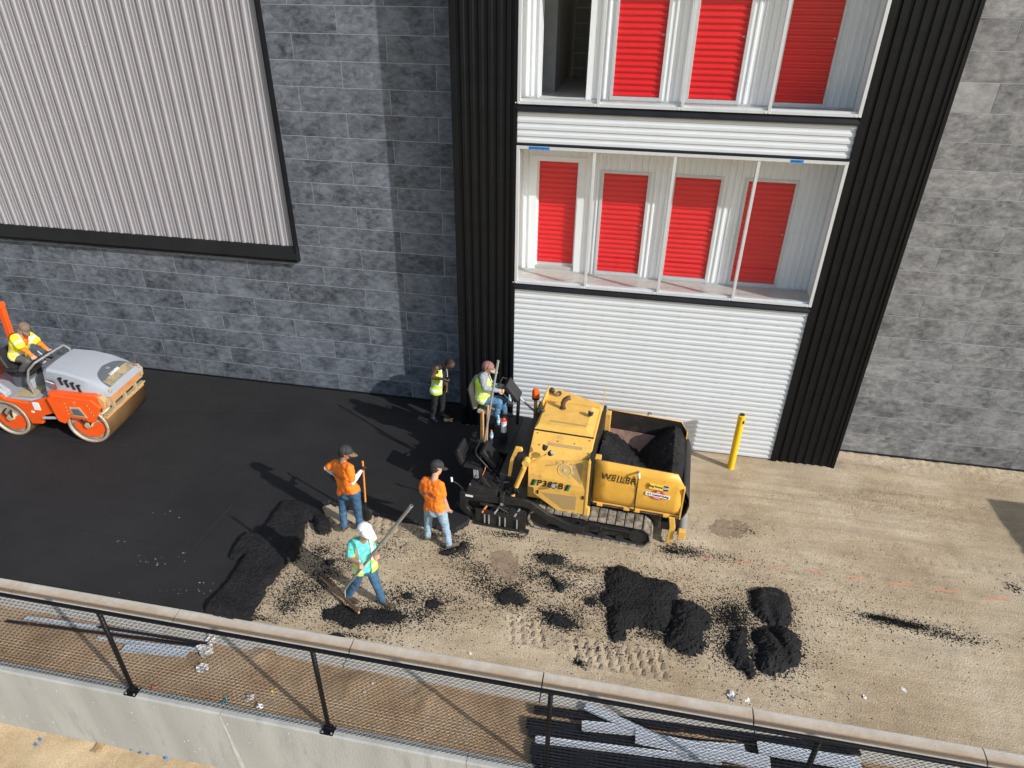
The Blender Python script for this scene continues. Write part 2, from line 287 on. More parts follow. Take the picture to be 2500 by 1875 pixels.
# =================================================================== SETTING
def imprint_list():
    L = []
    for q, hl, hw, dp, pt in ((q4(450, 1182), .72, .21, .035, .155), (q4(75, 1070), .30, .22, .028, .155), (q3(1640, 600), .42, .25, .022, .16), (q4(560, 765), .75, .17, .010, .155)):
        c = onz(*q); L.append((c.x, c.y, hl, hw, dp, pt))
    return L
IMP = imprint_list()
def gh(x, y):
    x = np.asarray(x, float); y = np.asarray(y, float)
    h = fbm(x*.7, y*.7, 3)*.022+fbm(x*7, y*7, 3)*.016
    w = sm(-5.4, -4.6, x)
    h = h*(.35+.65*w)
    # graded ridges left by tyres, running along the wall
    for yy, a, k in ((10.55, .018, 11), (10.3, .014, 12), (9.9, .012, 10), (11.0, .018, 12), (8.1, .010, 10), (10.75, .014, 14), (9.4, .010, 12)):
        yc = yy-.06*(x-3)+.12*np.sin(x*.8+yy)
        h = h+a*np.exp(-((y-yc)*k)**2)*sm(1.6, 2.6, x)*(.6+.8*vn(x*3, y*3))
    # sandy berm at the foot of the grey wall
    yb = 12.05-.10*(x-4.7)
    h = h+.07*np.exp(-((y-yb)/.16)**2)*sm(4.55, 4.9, x)*(1-sm(5.6, 7.0, x))*(.9+.2*vn(x*4, y*4))
    h = h+.022*sm(12.2, 12.6, y)*sm(4.6, 4.8, x)*(.8+.4*vn(x*5, y*5))+fbm(x*16, y*16, 3)*.035*sm(11.8, 12.2, y)*sm(4.6, 4.9, x)
    h = h+.04*np.exp(-((y-11.25-.05*np.sin(x*2.))/.12)**2)*sm(4.8, 5.2, x)*(1-sm(6.2, 7.2, x))
    # narrow cleat marks in a row, and light tyre lugs
    for y1, x0_, x1_, pt, dp in ((9.62, 4.2, 9.5, .23, .022), (10.12, 1.9, 4.6, .09, .010), (10.25, 1.9, 4.6, .09, .010)):
        yc = y1-.055*(x-4); ph = ((x+.3*(y-yc))/pt) % 1.; h = h-dp*np.exp(-((ph-.5)/.10)**2)*np.exp(-((y-yc)/.055)**2)*sm(x0_, x0_+.4, x)*(1-sm(x1_-.4, x1_, x))*(.4+1.1*vn(x*2.3, y*2.3))
    for cx, cy, hl, hw, dp, pt in IMP:
        u = x-cx+.25*(y-cy); v = y-cy
        m = sm(hl+.05, hl-.05, np.abs(u))*sm(hw+.05, hw-.03, np.abs(v))
        saw = ((u/pt) % 1.)
        h = h+m*dp*(-1.3*np.exp(-((saw-.25)/.09)**2)+.4*np.exp(-((saw-.45)/.10)**2)-.15)*(.75+.5*vn(x*4, y*4))
        h = h+dp*.8*np.exp(-((np.abs(v)-hw-.05)/.04)**2)*sm(hl+.1, hl-.1, np.abs(u))*(vn(x*14, y*9))
    return h
def axis(c0, f0, f1, c1, cs, fs):
    a = list(np.arange(c0, f0, cs))+list(np.arange(f0, f1, fs))+list(np.arange(f1, c1+cs, cs)); return np.array(a)
def terrain(name, xs, ys, fn, mat, label=None):
    X, Y = np.meshgrid(xs, ys); Z = fn(X, Y); nx, ny = len(xs), len(ys)
    v = np.stack([X.ravel(), Y.ravel(), Z.ravel()], 1); i = np.arange(ny-1)[:, None]*nx+np.arange(nx-1)[None]; i = i.ravel()
    f = np.stack([i, i+1, i+nx+1, i+nx], 1)
    me = bpy.data.meshes.new(name); me.from_pydata(v.tolist(), [], f.tolist()); me.materials.append(M[mat]); me.polygons.foreach_set('use_smooth', [True]*len(me.polygons))
    o = bpy.data.objects.new(name, me); COL.objects.link(o); return o
gx = axis(-45, -7, 9.6, 45, 1.0, .034); gy = np.array(list(np.arange(6.03, 12.78, .034))+[14, 20, 40, 80])
ground = tag(terrain('ground', gx, gy, gh, 'dirt'), kind='structure')
# mulch strip between kerb and retaining wall, lower sandy ground on the camera side
def mh(x, y):
    h = -.05+fbm(x*1.1, y*1.1, 3)*.05+fbm(x*9, y*9, 3)*.02
    for q in (q3(1540, 1280), q3(1830, 1340), q3(1130, 1160), q4(760, 1490)):
        c = onz(*q); h = h+.05*np.exp(-(((x-c.x)/.28)**2+((y-c.y)/.15)**2))*(.6+.8*vn(x*9, y*9))
    return h
strip = tag(terrain('landscape_strip', axis(-45, -9, 6, 45, 1., .05), np.arange(4.62, 5.72, .05), mh, 'mulch'), kind='structure')
low = tag(terrain('lower_ground', axis(-45, -10, 2, 45, 1., .08), np.array([-30, -20, -10, 0, 1, 2]+list(np.arange(2.5, 4.7, .08))), lambda x, y: -1.40+fbm(x*.9, y*.9, 4)*.12+fbm(x*6, y*6, 2)*.02, 'sand'), kind='structure')
# kerb in cast sections
kerb = tag(empty('kerb'), kind='structure')
prof = [(5.62, -.12), (5.62, -.02), (5.857, -.015), (5.861, .010), (5.874, .020), (5.95, .033), (6.03, .040), (6.052, .034), (6.062, -.12)]
mbk = MB(); mbk.prism(prof, 0, 2.842, 'x'); kme = mbk.mesh('kerb_section', 'kerbc'); kme.polygons.foreach_set('use_smooth', [True]*len(kme.polygons)); kme.set_sharp_from_angle(angle=R_(45))
kn = M['kerbc'].node_tree; N = kn.nodes; b = N['Principled BSDF']                       # soil stain along the mulch side of the kerb
src = b.inputs['Base Color'].links[0].from_socket
gm = N.new('ShaderNodeNewGeometry'); sx = N.new('ShaderNodeSeparateXYZ'); kn.links.new(gm.outputs['Position'], sx.inputs[0])
ns = N.new('ShaderNodeTexNoise'); ns.inputs['Scale'].default_value = 2.2; ns.inputs['Detail'].default_value = 8; ns.inputs['Roughness'].default_value = .7; kn.links.new(gm.outputs['Position'], ns.inputs['Vector'])
ma = N.new('ShaderNodeMath'); ma.operation = 'MULTIPLY_ADD'; kn.links.new(ns.outputs['Fac'], ma.inputs[0]); ma.inputs[1].default_value = .22; kn.links.new(sx.outputs['Y'], ma.inputs[2])
mr = N.new('ShaderNodeMapRange'); mr.inputs[1].default_value = 6.13; mr.inputs[2].default_value = 6.00; kn.links.new(ma.outputs[0], mr.inputs[0])
m3 = N.new('ShaderNodeMath'); m3.operation = 'GREATER_THAN'; kn.links.new(sx.outputs['Y'], m3.inputs[0]); m3.inputs[1].default_value = 5.855
m4 = N.new('ShaderNodeMath'); m4.operation = 'MULTIPLY'; kn.links.new(mr.outputs[0], m4.inputs[0]); kn.links.new(m3.outputs[0], m4.inputs[1])
m5 = N.new('ShaderNodeMath'); m5.operation = 'MULTIPLY'; kn.links.new(m4.outputs[0], m5.inputs[0]); m5.inputs[1].default_value = .8
mx = N.new('ShaderNodeMix'); mx.data_type = 'RGBA'; kn.links.new(m5.outputs[0], mx.inputs['Factor']); kn.links.new(src, mx.inputs['A']); mx.inputs['B'].default_value = (.34, .22, .12, 1); kn.links.new(mx.outputs['Result'], b.inputs['Base Color'])
for k in range(-8, 9): inst('kerb_section', kme, kerb, (-.57+2.86*k+.009, 0, 0))
# fresh asphalt mat
def jit(pts, step, amp):
    out = []
    for a, b in zip(pts[:-1], pts[1:]):
        a = np.array(a[:2]); b = np.array(b[:2]); n = max(1, int(np.hypot(*(b-a))/step))
        for i in range(n):
            p = a+(b-a)*i/n; out.append((p[0]+random.uniform(-amp, amp)*(i > 0 or len(out) > 0), p[1]+random.uniform(-amp, amp)*(i > 0 or len(out) > 0)))
    out.append(tuple(pts[-1][:2])); return out
def D3(u, v, z=.05): return onz(500+.2049*u, 1180+.2049*v, z)
def C2(u, v, z=0.): return onz(1450+.2486*u, 1350+.2486*v, z)
edge = jit([D3(*p) for p in ((560, 1640), (600, 1500), (680, 1400), (740, 1240), (830, 1160), (900, 1040), (1000, 930), (1110, 890), (1130, 760), (1190, 640), (1180, 540), (1230, 440), (1300, 450), (1310, 570), (1400, 600), (1500, 560), (1510, 470), (1420, 300), (1400, 250), (1480, 245), (1600, 255))]+[GV(*p, .05) for p in ((760, 1101), (820, 1114), (900, 1132), (985, 1150))]+[Vector((-2.35, 8.80, 0))], .05, .022)
XL = min(p[0] for p in edge)-.6
poly = [(XL-1, 5.9), (edge[0][0], 5.9)]+[tuple(p) for p in edge]+[(-2.15, 11.93), (-3.29, 11.93), (-3.34, 12.9), (XL-1, 12.9)]
def sdist(poly, X, Y):
    P = np.array(poly); d = np.full(X.shape, 1e9); ins = np.zeros(X.shape, bool)
    for (ax, ay), (bx, by) in zip(P, np.roll(P, -1, 0)):
        ex_, ey = bx-ax, by-ay; t_ = np.clip(((X-ax)*ex_+(Y-ay)*ey)/(ex_*ex_+ey*ey+1e-12), 0, 1); d = np.minimum(d, np.hypot(X-ax-t_*ex_, Y-ay-t_*ey))
        cr = ((ay > Y) != (by > Y)) & (X < (bx-ax)*(Y-ay)/(by-ay+1e-12)+ax); ins ^= cr
    return np.where(ins, d, -d)
ax_ = np.concatenate([np.arange(-44.5, XL, 1.5), np.arange(XL, -2.0, .03)]); ay_ = np.arange(6.065, 12.67, .03); X, Y = np.meshgrid(ax_, ay_)
dm = sdist(poly, X, Y)+fbm(X*18, Y*18, 3)*.05; keep = (dm > 0) | (X <= XL)
Z = np.full(X.shape, .062)+fbm(X*.8, Y*.8, 3)*.006; Z = np.where((dm < .035) & (X > XL), Z-.03, Z)
idx = -np.ones(X.shape, int); idx[keep] = np.arange(keep.sum()); v = np.stack([X[keep], Y[keep], Z[keep]], 1); q = keep[:-1, :-1] & keep[1:, :-1] & keep[:-1, 1:] & keep[1:, 1:]
f = np.stack([idx[:-1, :-1][q], idx[:-1, 1:][q], idx[1:, 1:][q], idx[1:, :-1][q]], 1)
me = bpy.data.meshes.new('asphalt_mat'); me.from_pydata(v.tolist(), [], f.tolist()); bm = bmesh.new(); bm.from_mesh(me)
r = bmesh.ops.extrude_edge_only(bm, edges=[e_ for e_ in bm.edges if e_.is_boundary]); bmesh.ops.translate(bm, verts=[v_ for v_ in r['geom'] if isinstance(v_, bmesh.types.BMVert)], vec=(0, 0, -.08)); bm.to_mesh(me); bm.free(); me.materials.append(M['mat']); me.polygons.foreach_set('use_smooth', [True]*len(me.polygons)); me.set_sharp_from_angle(angle=R_(35))
asphalt = bpy.data.objects.new('asphalt_mat', me); COL.objects.link(asphalt); tag(asphalt, kind='structure')
lane = MB(); pl = [GV(*p, .066) for p in ((-900, 760), (310, 889), (500, 892), (697, 896), (727, 864))]; lp = [(p.x, p.y) for p in pl]+[(pl[-1].x+.5, 12.64), (-30, 12.64)]
lane.prism(lp, .06, .069, 'z'); tag(lane.build('asphalt_lane', 'mat', None), kind='structure')
for k, (p0, p1) in enumerate(((q3(480, 655), q3(815, 708)), (q3(280, 612), q3(480, 655)), (q3(840, 700), q3(1000, 520)), (q3(520, 435), q3(625, 312)), (q3(400, 735), q3(470, 660)), (q3(30, 215), q3(560, 262)), (q3(620, 350), q3(750, 358)), (q3(1340, 200), q3(1450, 65)))):
    a_, b_ = onz(*p0, .062), onz(*p1, .062); dd = (b_-a_); rt_ = frame_rot((dd.x, dd.y, 0), (-dd.y, dd.x, 0)); L_ = dd.length; MB().prism([(-.012, -.004), (.012, -.004), (.004, .006), (-.004, .006)], 0, L_, 'x').build('mat_seam', 'mat', asphalt, loc=a_).rotation_euler = rt_.to_euler()
# sandy scuffs tracked onto the mat (thin flakes of sand with a shape of their own)
sc = MB()
for cx, cy, n, sp in ((200, 1320, 14, .22), (230, 1300, 8, .15), (390, 1275, 10, .15), (330, 1205, 8, .14), (385, 1210, 5, .12), (440, 1265, 8, .15), (270, 1170, 5, .1), (600, 1195, 7, .12), (330, 1215, 6, .2), (150, 1330, 8, .2), (505, 1310, 26, .14), (360, 1110, 5, .2), (80, 1350, 6, .2)):
    c = GV(cx, cy, .066)
    for k in range(n):
        x, y = c.x+random.gauss(0, sp), c.y+random.gauss(0, sp*.55); s_ = random.uniform(.003, .011); a = random.random()*6
        sc.add([(x+s_*math.cos(a+t)*1.8, y+s_*math.sin(a+t), .0635+.003*(t < 1)) for t in (0, 1.6, 3.1, 4.7)], [(0, 1, 2, 3)])
tag(sc.build('sand_scuffs', 'sandfleck', None), 'sandy scuff marks tracked over the fresh black asphalt', 'sand', kind='stuff')
# retaining wall
rw = empty('retaining_wall', (0, 0, 0), 0, 'grey concrete retaining wall carrying the black chain-link fence', 'wall')
xs_ = [-45, -4.74, -1.35, 45]
for a, b_ in zip(xs_[:-1], xs_[1:]):
    mb = MB(); mb.prism([(4.60, -1.7), (4.60, -.022), (4.622, 0.), (4.745, 0.), (4.745, -1.7)], a+.004, b_-.004, 'x'); mb.build('wall_section', 'concrete', rw)
# pale leak streak at the joint
st = MB(); st.add([(-4.755, 4.597, -.03), (-4.73, 4.597, -.03), (-4.60, 4.597, -1.40), (-4.68, 4.597, -1.40)], [(0, 1, 2, 3)]); st.build('lime_streak', 'lime', rw)
tn = MB()
for k in range(60):
    x, z = random.uniform(-9, 2), random.uniform(-1.3, -.08); s_ = random.uniform(.002, .0055); tn.box(x-s_, x+s_, 4.597, 4.602, z-s_, z+s_)
tag(tn.build('tie_hole_patches', 'decalwhite', rw), kind='stuff')
# chain-link fence
FY = 4.685; FZ = 1.587
fence = empty('chain_link_fence', (0, FY, 0), 0, 'black vinyl chain-link fence with round posts on the concrete wall', 'fence')
PX = [-.35+2.87*k for k in range(-4, 4)]
pm_ = MB(); pm_.tube([(0, 0, .0), (0, 0, FZ-.02)], .03, 12); pm_.ball((0, 0, FZ-.015), .036, 10, sc=(1, 1, .8)); pme = pm_.mesh('post', 'black')
for p in pme.polygons: p.use_smooth = True
bp_ = MB(); bp_.box(-.085, .085, -.085, .06, 0, .014); 
for a in (-.062, .062):
    for b_ in (-.064, .04): bp_.tube([(a, b_, .012), (a, b_, .032)], .012, 6, m=1)
bp_.tube([(0, 0, .01), (0, 0, .09)], .038, 10); bpm = bp_.mesh('base_plate', ['black', 'steel'])
for x in PX:
    po = inst('post', pme, fence, (x, 0, 0)); inst('base_plate', bpm, po, (0, 0, .001))
rl = MB(); rl.tube([(PX[0], .0, FZ), (PX[-1], 0, FZ)], .026, 12); rl.build('top_rail', 'black', fence, True)
tw = MB(); tw.tube([(PX[0], -.03, .06), (PX[-1], -.03, .06)], .0025, 5); tw.build('tension_wire', 'black', fence)
cw, chh = .066, .033
for i in range(len(PX)-1):
    vs, fs = [], []; x0, x1 = PX[i], PX[i+1]; n = int((x1-x0)/(cw/2)); rr = .0025; nz = int(1.59/chh)
    for k in range(n):
        bx = x0+.0165+k*cw/2*(x1-x0)/(n*cw/2)
        if k % 2: continue
        for s_ in (0,):
            base = len(vs)
            for j in range(nz+1):
                px = bx+(cw/2+.001)*(1 if j % 2 else -1); z = .035+j*chh; yy = -.032+.004*(1 if (j//1) % 2 else -1)
                vs += [(px-rr, yy-rr, z), (px+rr, yy-rr, z), (px+rr, yy+rr, z), (px-rr, yy+rr, z)]
            fs += [(base+j*4+a, base+j*4+(a+1) % 4, base+j*4+4+(a+1) % 4, base+j*4+4+a) for j in range(nz) for a in range(4)]
    mb = MB(); mb.v = vs; mb.f = fs; mb.m = [0]*len(fs); o = mb.build('chain_link_mesh', 'fencemesh', fence)
# =================================================================== BUILDING
bld = empty('storage_building', (0, 11.96, 0), 0, 'storage building with slate panels, black ribbed pilasters and red unit doors', 'building')
BY = 11.96
def part(mb, name, mats, parent=bld, **k):
    mb.v = [(x, y-BY, z) if parent is not None else (x, y, z) for x, y, z in mb.v]
    return mb.build(name, mats, parent, **k)
ZT = 10.8; YL = 12.70; YR_ = 12.61
# backing walls
part(MB().box(-45, -3.30, YL, YL+.25, -.1, ZT), 'wall', 'joint')
part(MB().box(4.61, 45, YR_, YR_+.25, -.1, ZT), 'wall', 'joint')
wl = [o for o in bld.children if o.name.startswith('wall')]
WL, WR = wl[0], wl[1]
PH, PW, GP = .4488, 1.815, .010
cache = {}
def cpanel(parent, x0, x1, z0, z1, yf, mat):
    k = (round(x1-x0, 3), round(z1-z0, 3), mat)
    if k not in cache:
        mb = MB(); w, h = x1-x0, z1-z0; e = .002
        mb.add([(0, 0, 0), (w, 0, 0), (w, 0, h), (0, 0, h), (e, -.004, e), (w-e, -.004, e), (w-e, -.004, h-e), (e, -.004, h-e)], [(4, 5, 6, 7), (0, 1, 5, 4), (1, 2, 6, 5), (2, 3, 7, 6), (3, 0, 4, 7)]); cache[k] = mb.mesh('cladding_panel', mat)
    inst('cladding_panel', cache[k], parent, (x0, yf-BY, z0))
def clad(parent, xa, xb, yf, mat, off, z00, skip=None):
    for r in range(24):
        z0 = z00+r*PH; z1 = z0+PH-GP
        if z0 > ZT-.3: break
        ph = off+(PW/2 if r % 2 else 0)
        k0 = math.floor((xa-ph)/PW)
        for k in range(k0, k0+40):
            a, b = ph+k*PW+GP/2, ph+(k+1)*PW-GP/2; a, b = max(a, xa), min(b, xb)
            if b-a < .03: continue
            if skip and skip(a, b, z0, z1): continue
            cpanel(parent, a, b, max(z0, z00), z1, yf, 'panellight' if (mat == 'panelr' and a < 4.7 and 6.7 < z0 < 6.9) else mat)
zL = .058
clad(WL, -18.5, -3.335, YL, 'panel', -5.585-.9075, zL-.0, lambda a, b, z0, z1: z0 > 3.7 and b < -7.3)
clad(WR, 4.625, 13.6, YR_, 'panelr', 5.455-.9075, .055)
part(MB().box(4.62, 45, YR_-.03, YR_, -.05, .052), 'base_flashing', 'blackflash')
part(MB().box(-45, -3.34, YL-.025, YL, -.05, .095), 'base_flashing', 'blackflash')
# ribbed sheets
def ribs_v(x0, x1, z0, z1, yf, pitch, prof):
    """vertical ribs; prof: [(t, outward)]"""
    pts = []; x = x0
    while x < x1-1e-6:
        for t, o in prof:
            if x+t*pitch <= x1: pts.append((x+t*pitch, yf-o))
        x += pitch
    pts.append((x1, yf)); mb = MB(); mb.sheet([[(a, b, z0) for a, b in pts], [(a, b, z1) for a, b in pts]]); return mb
def ribs_h(x0, x1, z0, z1, yf, pitch, prof):
    pts = []; z = z0
    while z < z1-1e-6:
        for t, o in prof:
            if z+t*pitch <= z1: pts.append((yf-o, z+t*pitch))
        z += pitch
    pts.append((yf, z1)); mb = MB(); mb.sheet([[(x0, b, c) for b, c in pts], [(x1, b, c) for b, c in pts]]); return mb
d = .024
PB_ = [(0, 0), (.38, 0), (.50, d), (.86, d), (.98, 0)]
# black pilasters with trim
for x0, x1, yb in ((-3.30, -2.14, YL), (3.355, 4.61, YR_)):
    part(MB().box(x0+(.02 if x0 < 0 else .17), x1-(.02 if x0 > 0 else .19), BY+.035, yb+.2, -.1, ZT), 'pilaster_core', 'black')
    part(ribs_v(x0+.10, x1-.06, .0, ZT, BY+.03, .158, PB_), 'pilaster_cladding', 'black')
    for a, b in ((x0, x0+.105), (x1-.065, x1)): part(MB().box(a, b, BY-.012, BY+.034, -.02, ZT), 'corner_trim', 'black', bevel=.004)
    if x0 < 0: part(MB().box(x0-.002, x0+.02, BY+.03, yb, 0, ZT), 'pilaster_side', 'black')
    else: part(MB().box(x1-.02, x1+.002, BY+.03, yb, 0, ZT), 'pilaster_side', 'black')
scr = MB()
for x0, x1 in ((-3.30, -2.14), (3.355, 4.61)):
    for k in range(8):
        for j in range(8):
            x = x0+.10+.158*(j+.68); z = .35+1.27*k
            if x < x1-.05: scr.ball((x, BY-.008, z), .008, 6)
    for k in range(14): scr.ball((x0+.03, BY-.014, .3+.75*k), .008, 6)
part(scr, 'screw_heads', 'darksteel')['kind'] = 'stuff'
e = .015
PWH = [(0, 0), (.05, e), (.42, e), (.66, 0)]
part(MB().box(-2.2, 3.42, BY+.06, BY+.3, -.1, 3.40), 'wall_core', 'inner'); part(MB().box(-2.2, 3.42, BY+.06, BY+.098, 6.10, 6.43), 'wall_core', 'inner')
part(ribs_h(-2.135, 3.35, .03, 3.375, BY+.03, .1125, PWH), 'ribbed_cladding', 'white')
part(ribs_h(-2.135, 3.36, 6.10, 6.615, BY+.03, .1125, PWH), 'ribbed_cladding', 'white')
scr = MB()
for k in range(28):
    for j in range(6):
        scr.ball((-1.62+.9*j+(.35 if k % 4 < 2 else 0), BY+.026, .03+.1125*(k+.85)), .008, 6)
part(scr, 'screw_heads', 'steel')['kind'] = 'stuff'
for z0, z1 in ((3.375, 3.478), (6.618, 6.722)): part(MB().prism([(BY-.03, z0), (BY-.03, z0+.03), (BY+.02, z1), (BY+.12, z1), (BY+.12, z0)], -2.14, 3.36, 'x'), 'black_flashing', 'blackflash')
part(MB().box(-2.14, 3.42, BY-.022, BY+.05, 6.066, 6.098), 'black_flashing', 'blackflash')
part(MB().box(-2.14, 3.42, BY-.022, BY+.05, 9.36, 9.40), 'black_flashing', 'blackflash')
part(ribs_h(-2.135, 3.36, 9.40, ZT, BY+.03, .1125, PWH), 'ribbed_cladding', 'white')
# bays with glazing, floors and unit doors behind
YB = 12.72
PWI = [(0, 0), (.55, 0), (.65, .018), (.9, .018)]
PRD = [(0, 0), (.05, .020), (.18, .028), (.42, .028), (.62, .014), (.75, 0)]
def bay(zf, zt, first_open):
    part(MB().box(-2.3, 3.5, BY+.10, 16.9, zf-.32, zf), 'floor_slab', 'floorcon')
    part(MB().box(-2.3, 3.5, BY+.06, 16.9, zt+.03, zt+.09), 'ceiling', 'whitein')
    part(MB().box(-2.30, -2.20, BY+.05, YB, zf, zt+.03), 'reveal', 'whitein'); part(MB().box(3.42, 3.5, BY+.05, YB, zf, zt+.03), 'reveal', 'whitein')
    dz = zf+.085 if not first_open else zf+.075; dt = dz+1.915
    doors = [(-.61, .20), (.69, 1.50), (1.98, 2.79)] if not first_open else [(-.58, .22), (.715, 1.51), (2.135, 2.915)]
    o0 = (-1.95, -1.02) if not first_open else (-1.88, -1.045)
    openings = [(o0[0], o0[1], zf+(2.16 if not first_open else 2.4))]+[(a-.055, b+.055, dt+.055) for a, b in doors]
    x = -2.21
    for a, b, t_ in openings:
        part(ribs_v(x, a, zf, zt+.03, YB, .112, PWI), 'liner_sheet', 'whitein'); part(ribs_v(a, b, t_, zt+.03, YB, .112, PWI), 'liner_sheet', 'whitein'); x = b
    part(ribs_v(x, 3.43, zf, zt+.03, YB, .112, PWI), 'liner_sheet', 'whitein')
    part(MB().box(-2.2, 3.42, YB-.02, YB-.012, zf+.003, zf+.03), 'floor_angle', 'alu')
    for a, b in doors:
        dr = part(ribs_h(a, b, dz, dt, YB+.035, .0955, PRD), 'unit_door', 'red', smooth=True, ang=30)
        fm = MB(); fm.box(a-.055, a, YB-.03, YB+.04, zf+.01, dt+.055); fm.box(b, b+.055, YB-.03, YB+.04, zf+.01, dt+.055); fm.box(a, b, YB-.03, YB+.04, dt, dt+.055); fm.box(a, b, YB-.03, YB+.04, dz-.06, dz)
        part(fm, 'door_frame', 'alu', dr, bevel=.004)
        part(MB().box(a, b, YB+.06, YB+.1, dz, dt), 'door_backing', 'inner', dr); part(MB().box(b-.06, b-.02, YB-.004, YB+.012, dz+.96, dz+.98), 'door_latch', 'steel', dr, bevel=.003)
    if not first_open:
        a, b = -1.84, -1.11
        dr = part(ribs_h(a, b, zf+.15, zf+2.16, YB+.12, .0955, PRD), 'unit_door', 'red', smooth=True, ang=30)
        fm = MB(); fm.box(-2.01, -1.87, YB-.025, YB+.16, zf+.03, zf+2.25); fm.box(-1.08, -.95, YB-.025, YB+.16, zf+.03, zf+2.25); fm.box(-1.87, -1.08, YB-.025, YB+.16, zf+2.16, zf+2.25); fm.box(-1.87, -1.84, YB+.05, YB+.16, zf+.1, zf+2.16); fm.box(-1.11, -1.08, YB+.05, YB+.16, zf+.1, zf+2.16)
        part(fm, 'door_frame', 'whitein', dr); part(MB().box(-1.87, -1.08, YB+.0, YB+.2, zf+.0, zf+.10), 'door_sill', 'floorcon', dr); part(MB().box(-1.84, -1.11, YB+.09, YB+.12, zf+.10, zf+.15), 'bottom_bar', 'alu', dr)
    else:
        fm = MB(); fm.box(-1.91, -1.88, YB-.03, YB+.3, zf+.003, zf+2.43); fm.box(-1.045, -.95, YB-.03, YB+.06, zf+.003, zf+2.43); fm.box(-1.88, -1.045, YB-.03, YB+.06, zf+2.4, zf+2.43)
        part(fm, 'doorway_frame', 'whitein')
        co_ = MB(); co_.box(-2.25, -1.95, YB+.06, 13.6, zf, zt); co_.box(-2.25, -1.72, 13.6, 15.2, zf, zt); co_.box(-2.25, -1.80, 15.2, 16.8, zf, zt); co_.box(-.95, -.80, YB+.06, 16.8, zf, zt); co_.box(-2.25, -.8, 16.7, 16.85, zf, zt)
        part(co_, 'corridor_partition', 'inner')
        ld = MB(); 
        for s_ in (-1.62, -1.30): ld.tube([(s_, 15.6, zf), (s_, 15.9, zf+2.2)], .02, 6)
        for k in range(7): ld.tube([(-1.62, 15.63+.04*k, zf+.25+.28*k), (-1.30, 15.63+.04*k, zf+.25+.28*k)], .015, 6)
        part(ld, 'corridor_ladder', 'steel')
    # glazing
    wf = MB(); z0, z1 = zf-.01, zt+.005
    wf.box(-2.14, 3.36, BY-.02, BY+.11, z0, z0+.05); wf.box(-2.14, 3.36, BY-.02, BY+.08, z1-.055, z1); wf.box(-2.14, -2.085, BY-.02, BY+.08, z0+.05, z1-.055); wf.box(3.305, 3.36, BY-.02, BY+.08, z0+.05, z1-.055)
    win = part(wf, 'window_frame', 'alu', bevel=.004)
    mxs = [-.77, .60, 1.965]
    part(MB().box(-2.085, 3.305, BY+.03, BY+.10, z0+.05, z0+.075), 'sill_track', 'alu', win)
    for x in mxs: part(MB().box(x-.025, x+.025, BY-.012, BY+.07, z0+.05, z1-.055), 'mullion', 'alu', win, bevel=.003)
    ed = [-2.085]+mxs+[3.305]
    for a, b in zip(ed[:-1], ed[1:]): part(MB().box(a+(.026 if a in mxs else .002), b-(.026 if b in mxs else .002), BY+.022, BY+.028, z0+.076, z1-.056), 'glass_pane', 'glass', win)
    cl = MB()
    for x in [-2.11]+mxs+[3.33]:
        for s_ in (0, -.055): cl.ball((x+s_, BY-.022, z0+.02), .010, 6)
    part(cl, 'setting_blocks', 'decalwhite', win)['kind'] = 'stuff'
    return win
w1_ = bay(3.50, 6.055, False); w2_ = bay(6.745, 9.35, True)
for xa, xb, ch in ((-1.92, -1.55, 10), (2.45, 2.66, 6)):
    tp = part(MB().box(xa, xb, BY-.0235, BY-.0205, 6.005, 6.055), 'masking_tape', 'tape', w1_)
    sq = MB()
    for k in range(ch):
        x = xa+.02+(xb-xa-.04)*k/ch
        sq.box(x, x+.012, BY-.0255, BY-.024, 6.015+.006*(k % 3), 6.043-.004*(k % 2)); sq.box(x, x+.022, BY-.0255, BY-.0241, 6.026+.006*(k % 2), 6.031+.006*(k % 2))
    part(sq, 'handwriting', 'ink', tp)
# grey ribbed metal wall field with black flashing
PG = [(0, 0), (.06, .028), (.22, .028), (.29, 0), (.46, 0), (.48, .008), (.54, .008), (.56, 0), (.72, 0), (.74, .008), (.80, .008), (.82, 0)]
part(MB().box(-45, -7.005, 12.62, YL, 3.62, ZT), 'metal_field_core', 'black')
x0 = -7.02-.298*40
part(ribs_v(x0-.035, -7.035, 3.635, ZT, 12.615, .298, PG), 'metal_siding', 'greymetal')
part(MB().box(-7.035, -7.0, 12.545, YL, 3.30, ZT), 'side_trim', 'black')
part(MB().prism([(12.615, 3.64), (12.57, 3.64), (12.525, 3.36), (12.55, 3.315), (12.56, 3.29), (YL, 3.29), (YL, 3.62), (12.615, 3.62)], -8.12, -6.99, 'x'), 'drip_flashing', 'blackflash')
part(MB().prism([(12.615, 3.64), (12.572, 3.638), (12.531, 3.36), (12.55, 3.318), (12.56, 3.295), (YL, 3.295), (YL, 3.62), (12.615, 3.62)], -45, -8.10, 'x'), 'drip_flashing', 'blackflash')
scr = MB()
for k in range(5):
    for j in range(32): scr.ball((-7.02-.298*j-.11, 12.575, 4.4+1.5*k), .007, 6)
part(scr, 'screw_heads', 'steel')['kind'] = 'stuff'
# roof
part(MB().box(-45, 45, BY-.05, 30, ZT, ZT+.2), 'roof', 'joint')
part(MB().box(-45, 45, 16.9, 17.1, -.1, ZT), 'rear_wall', 'inner')
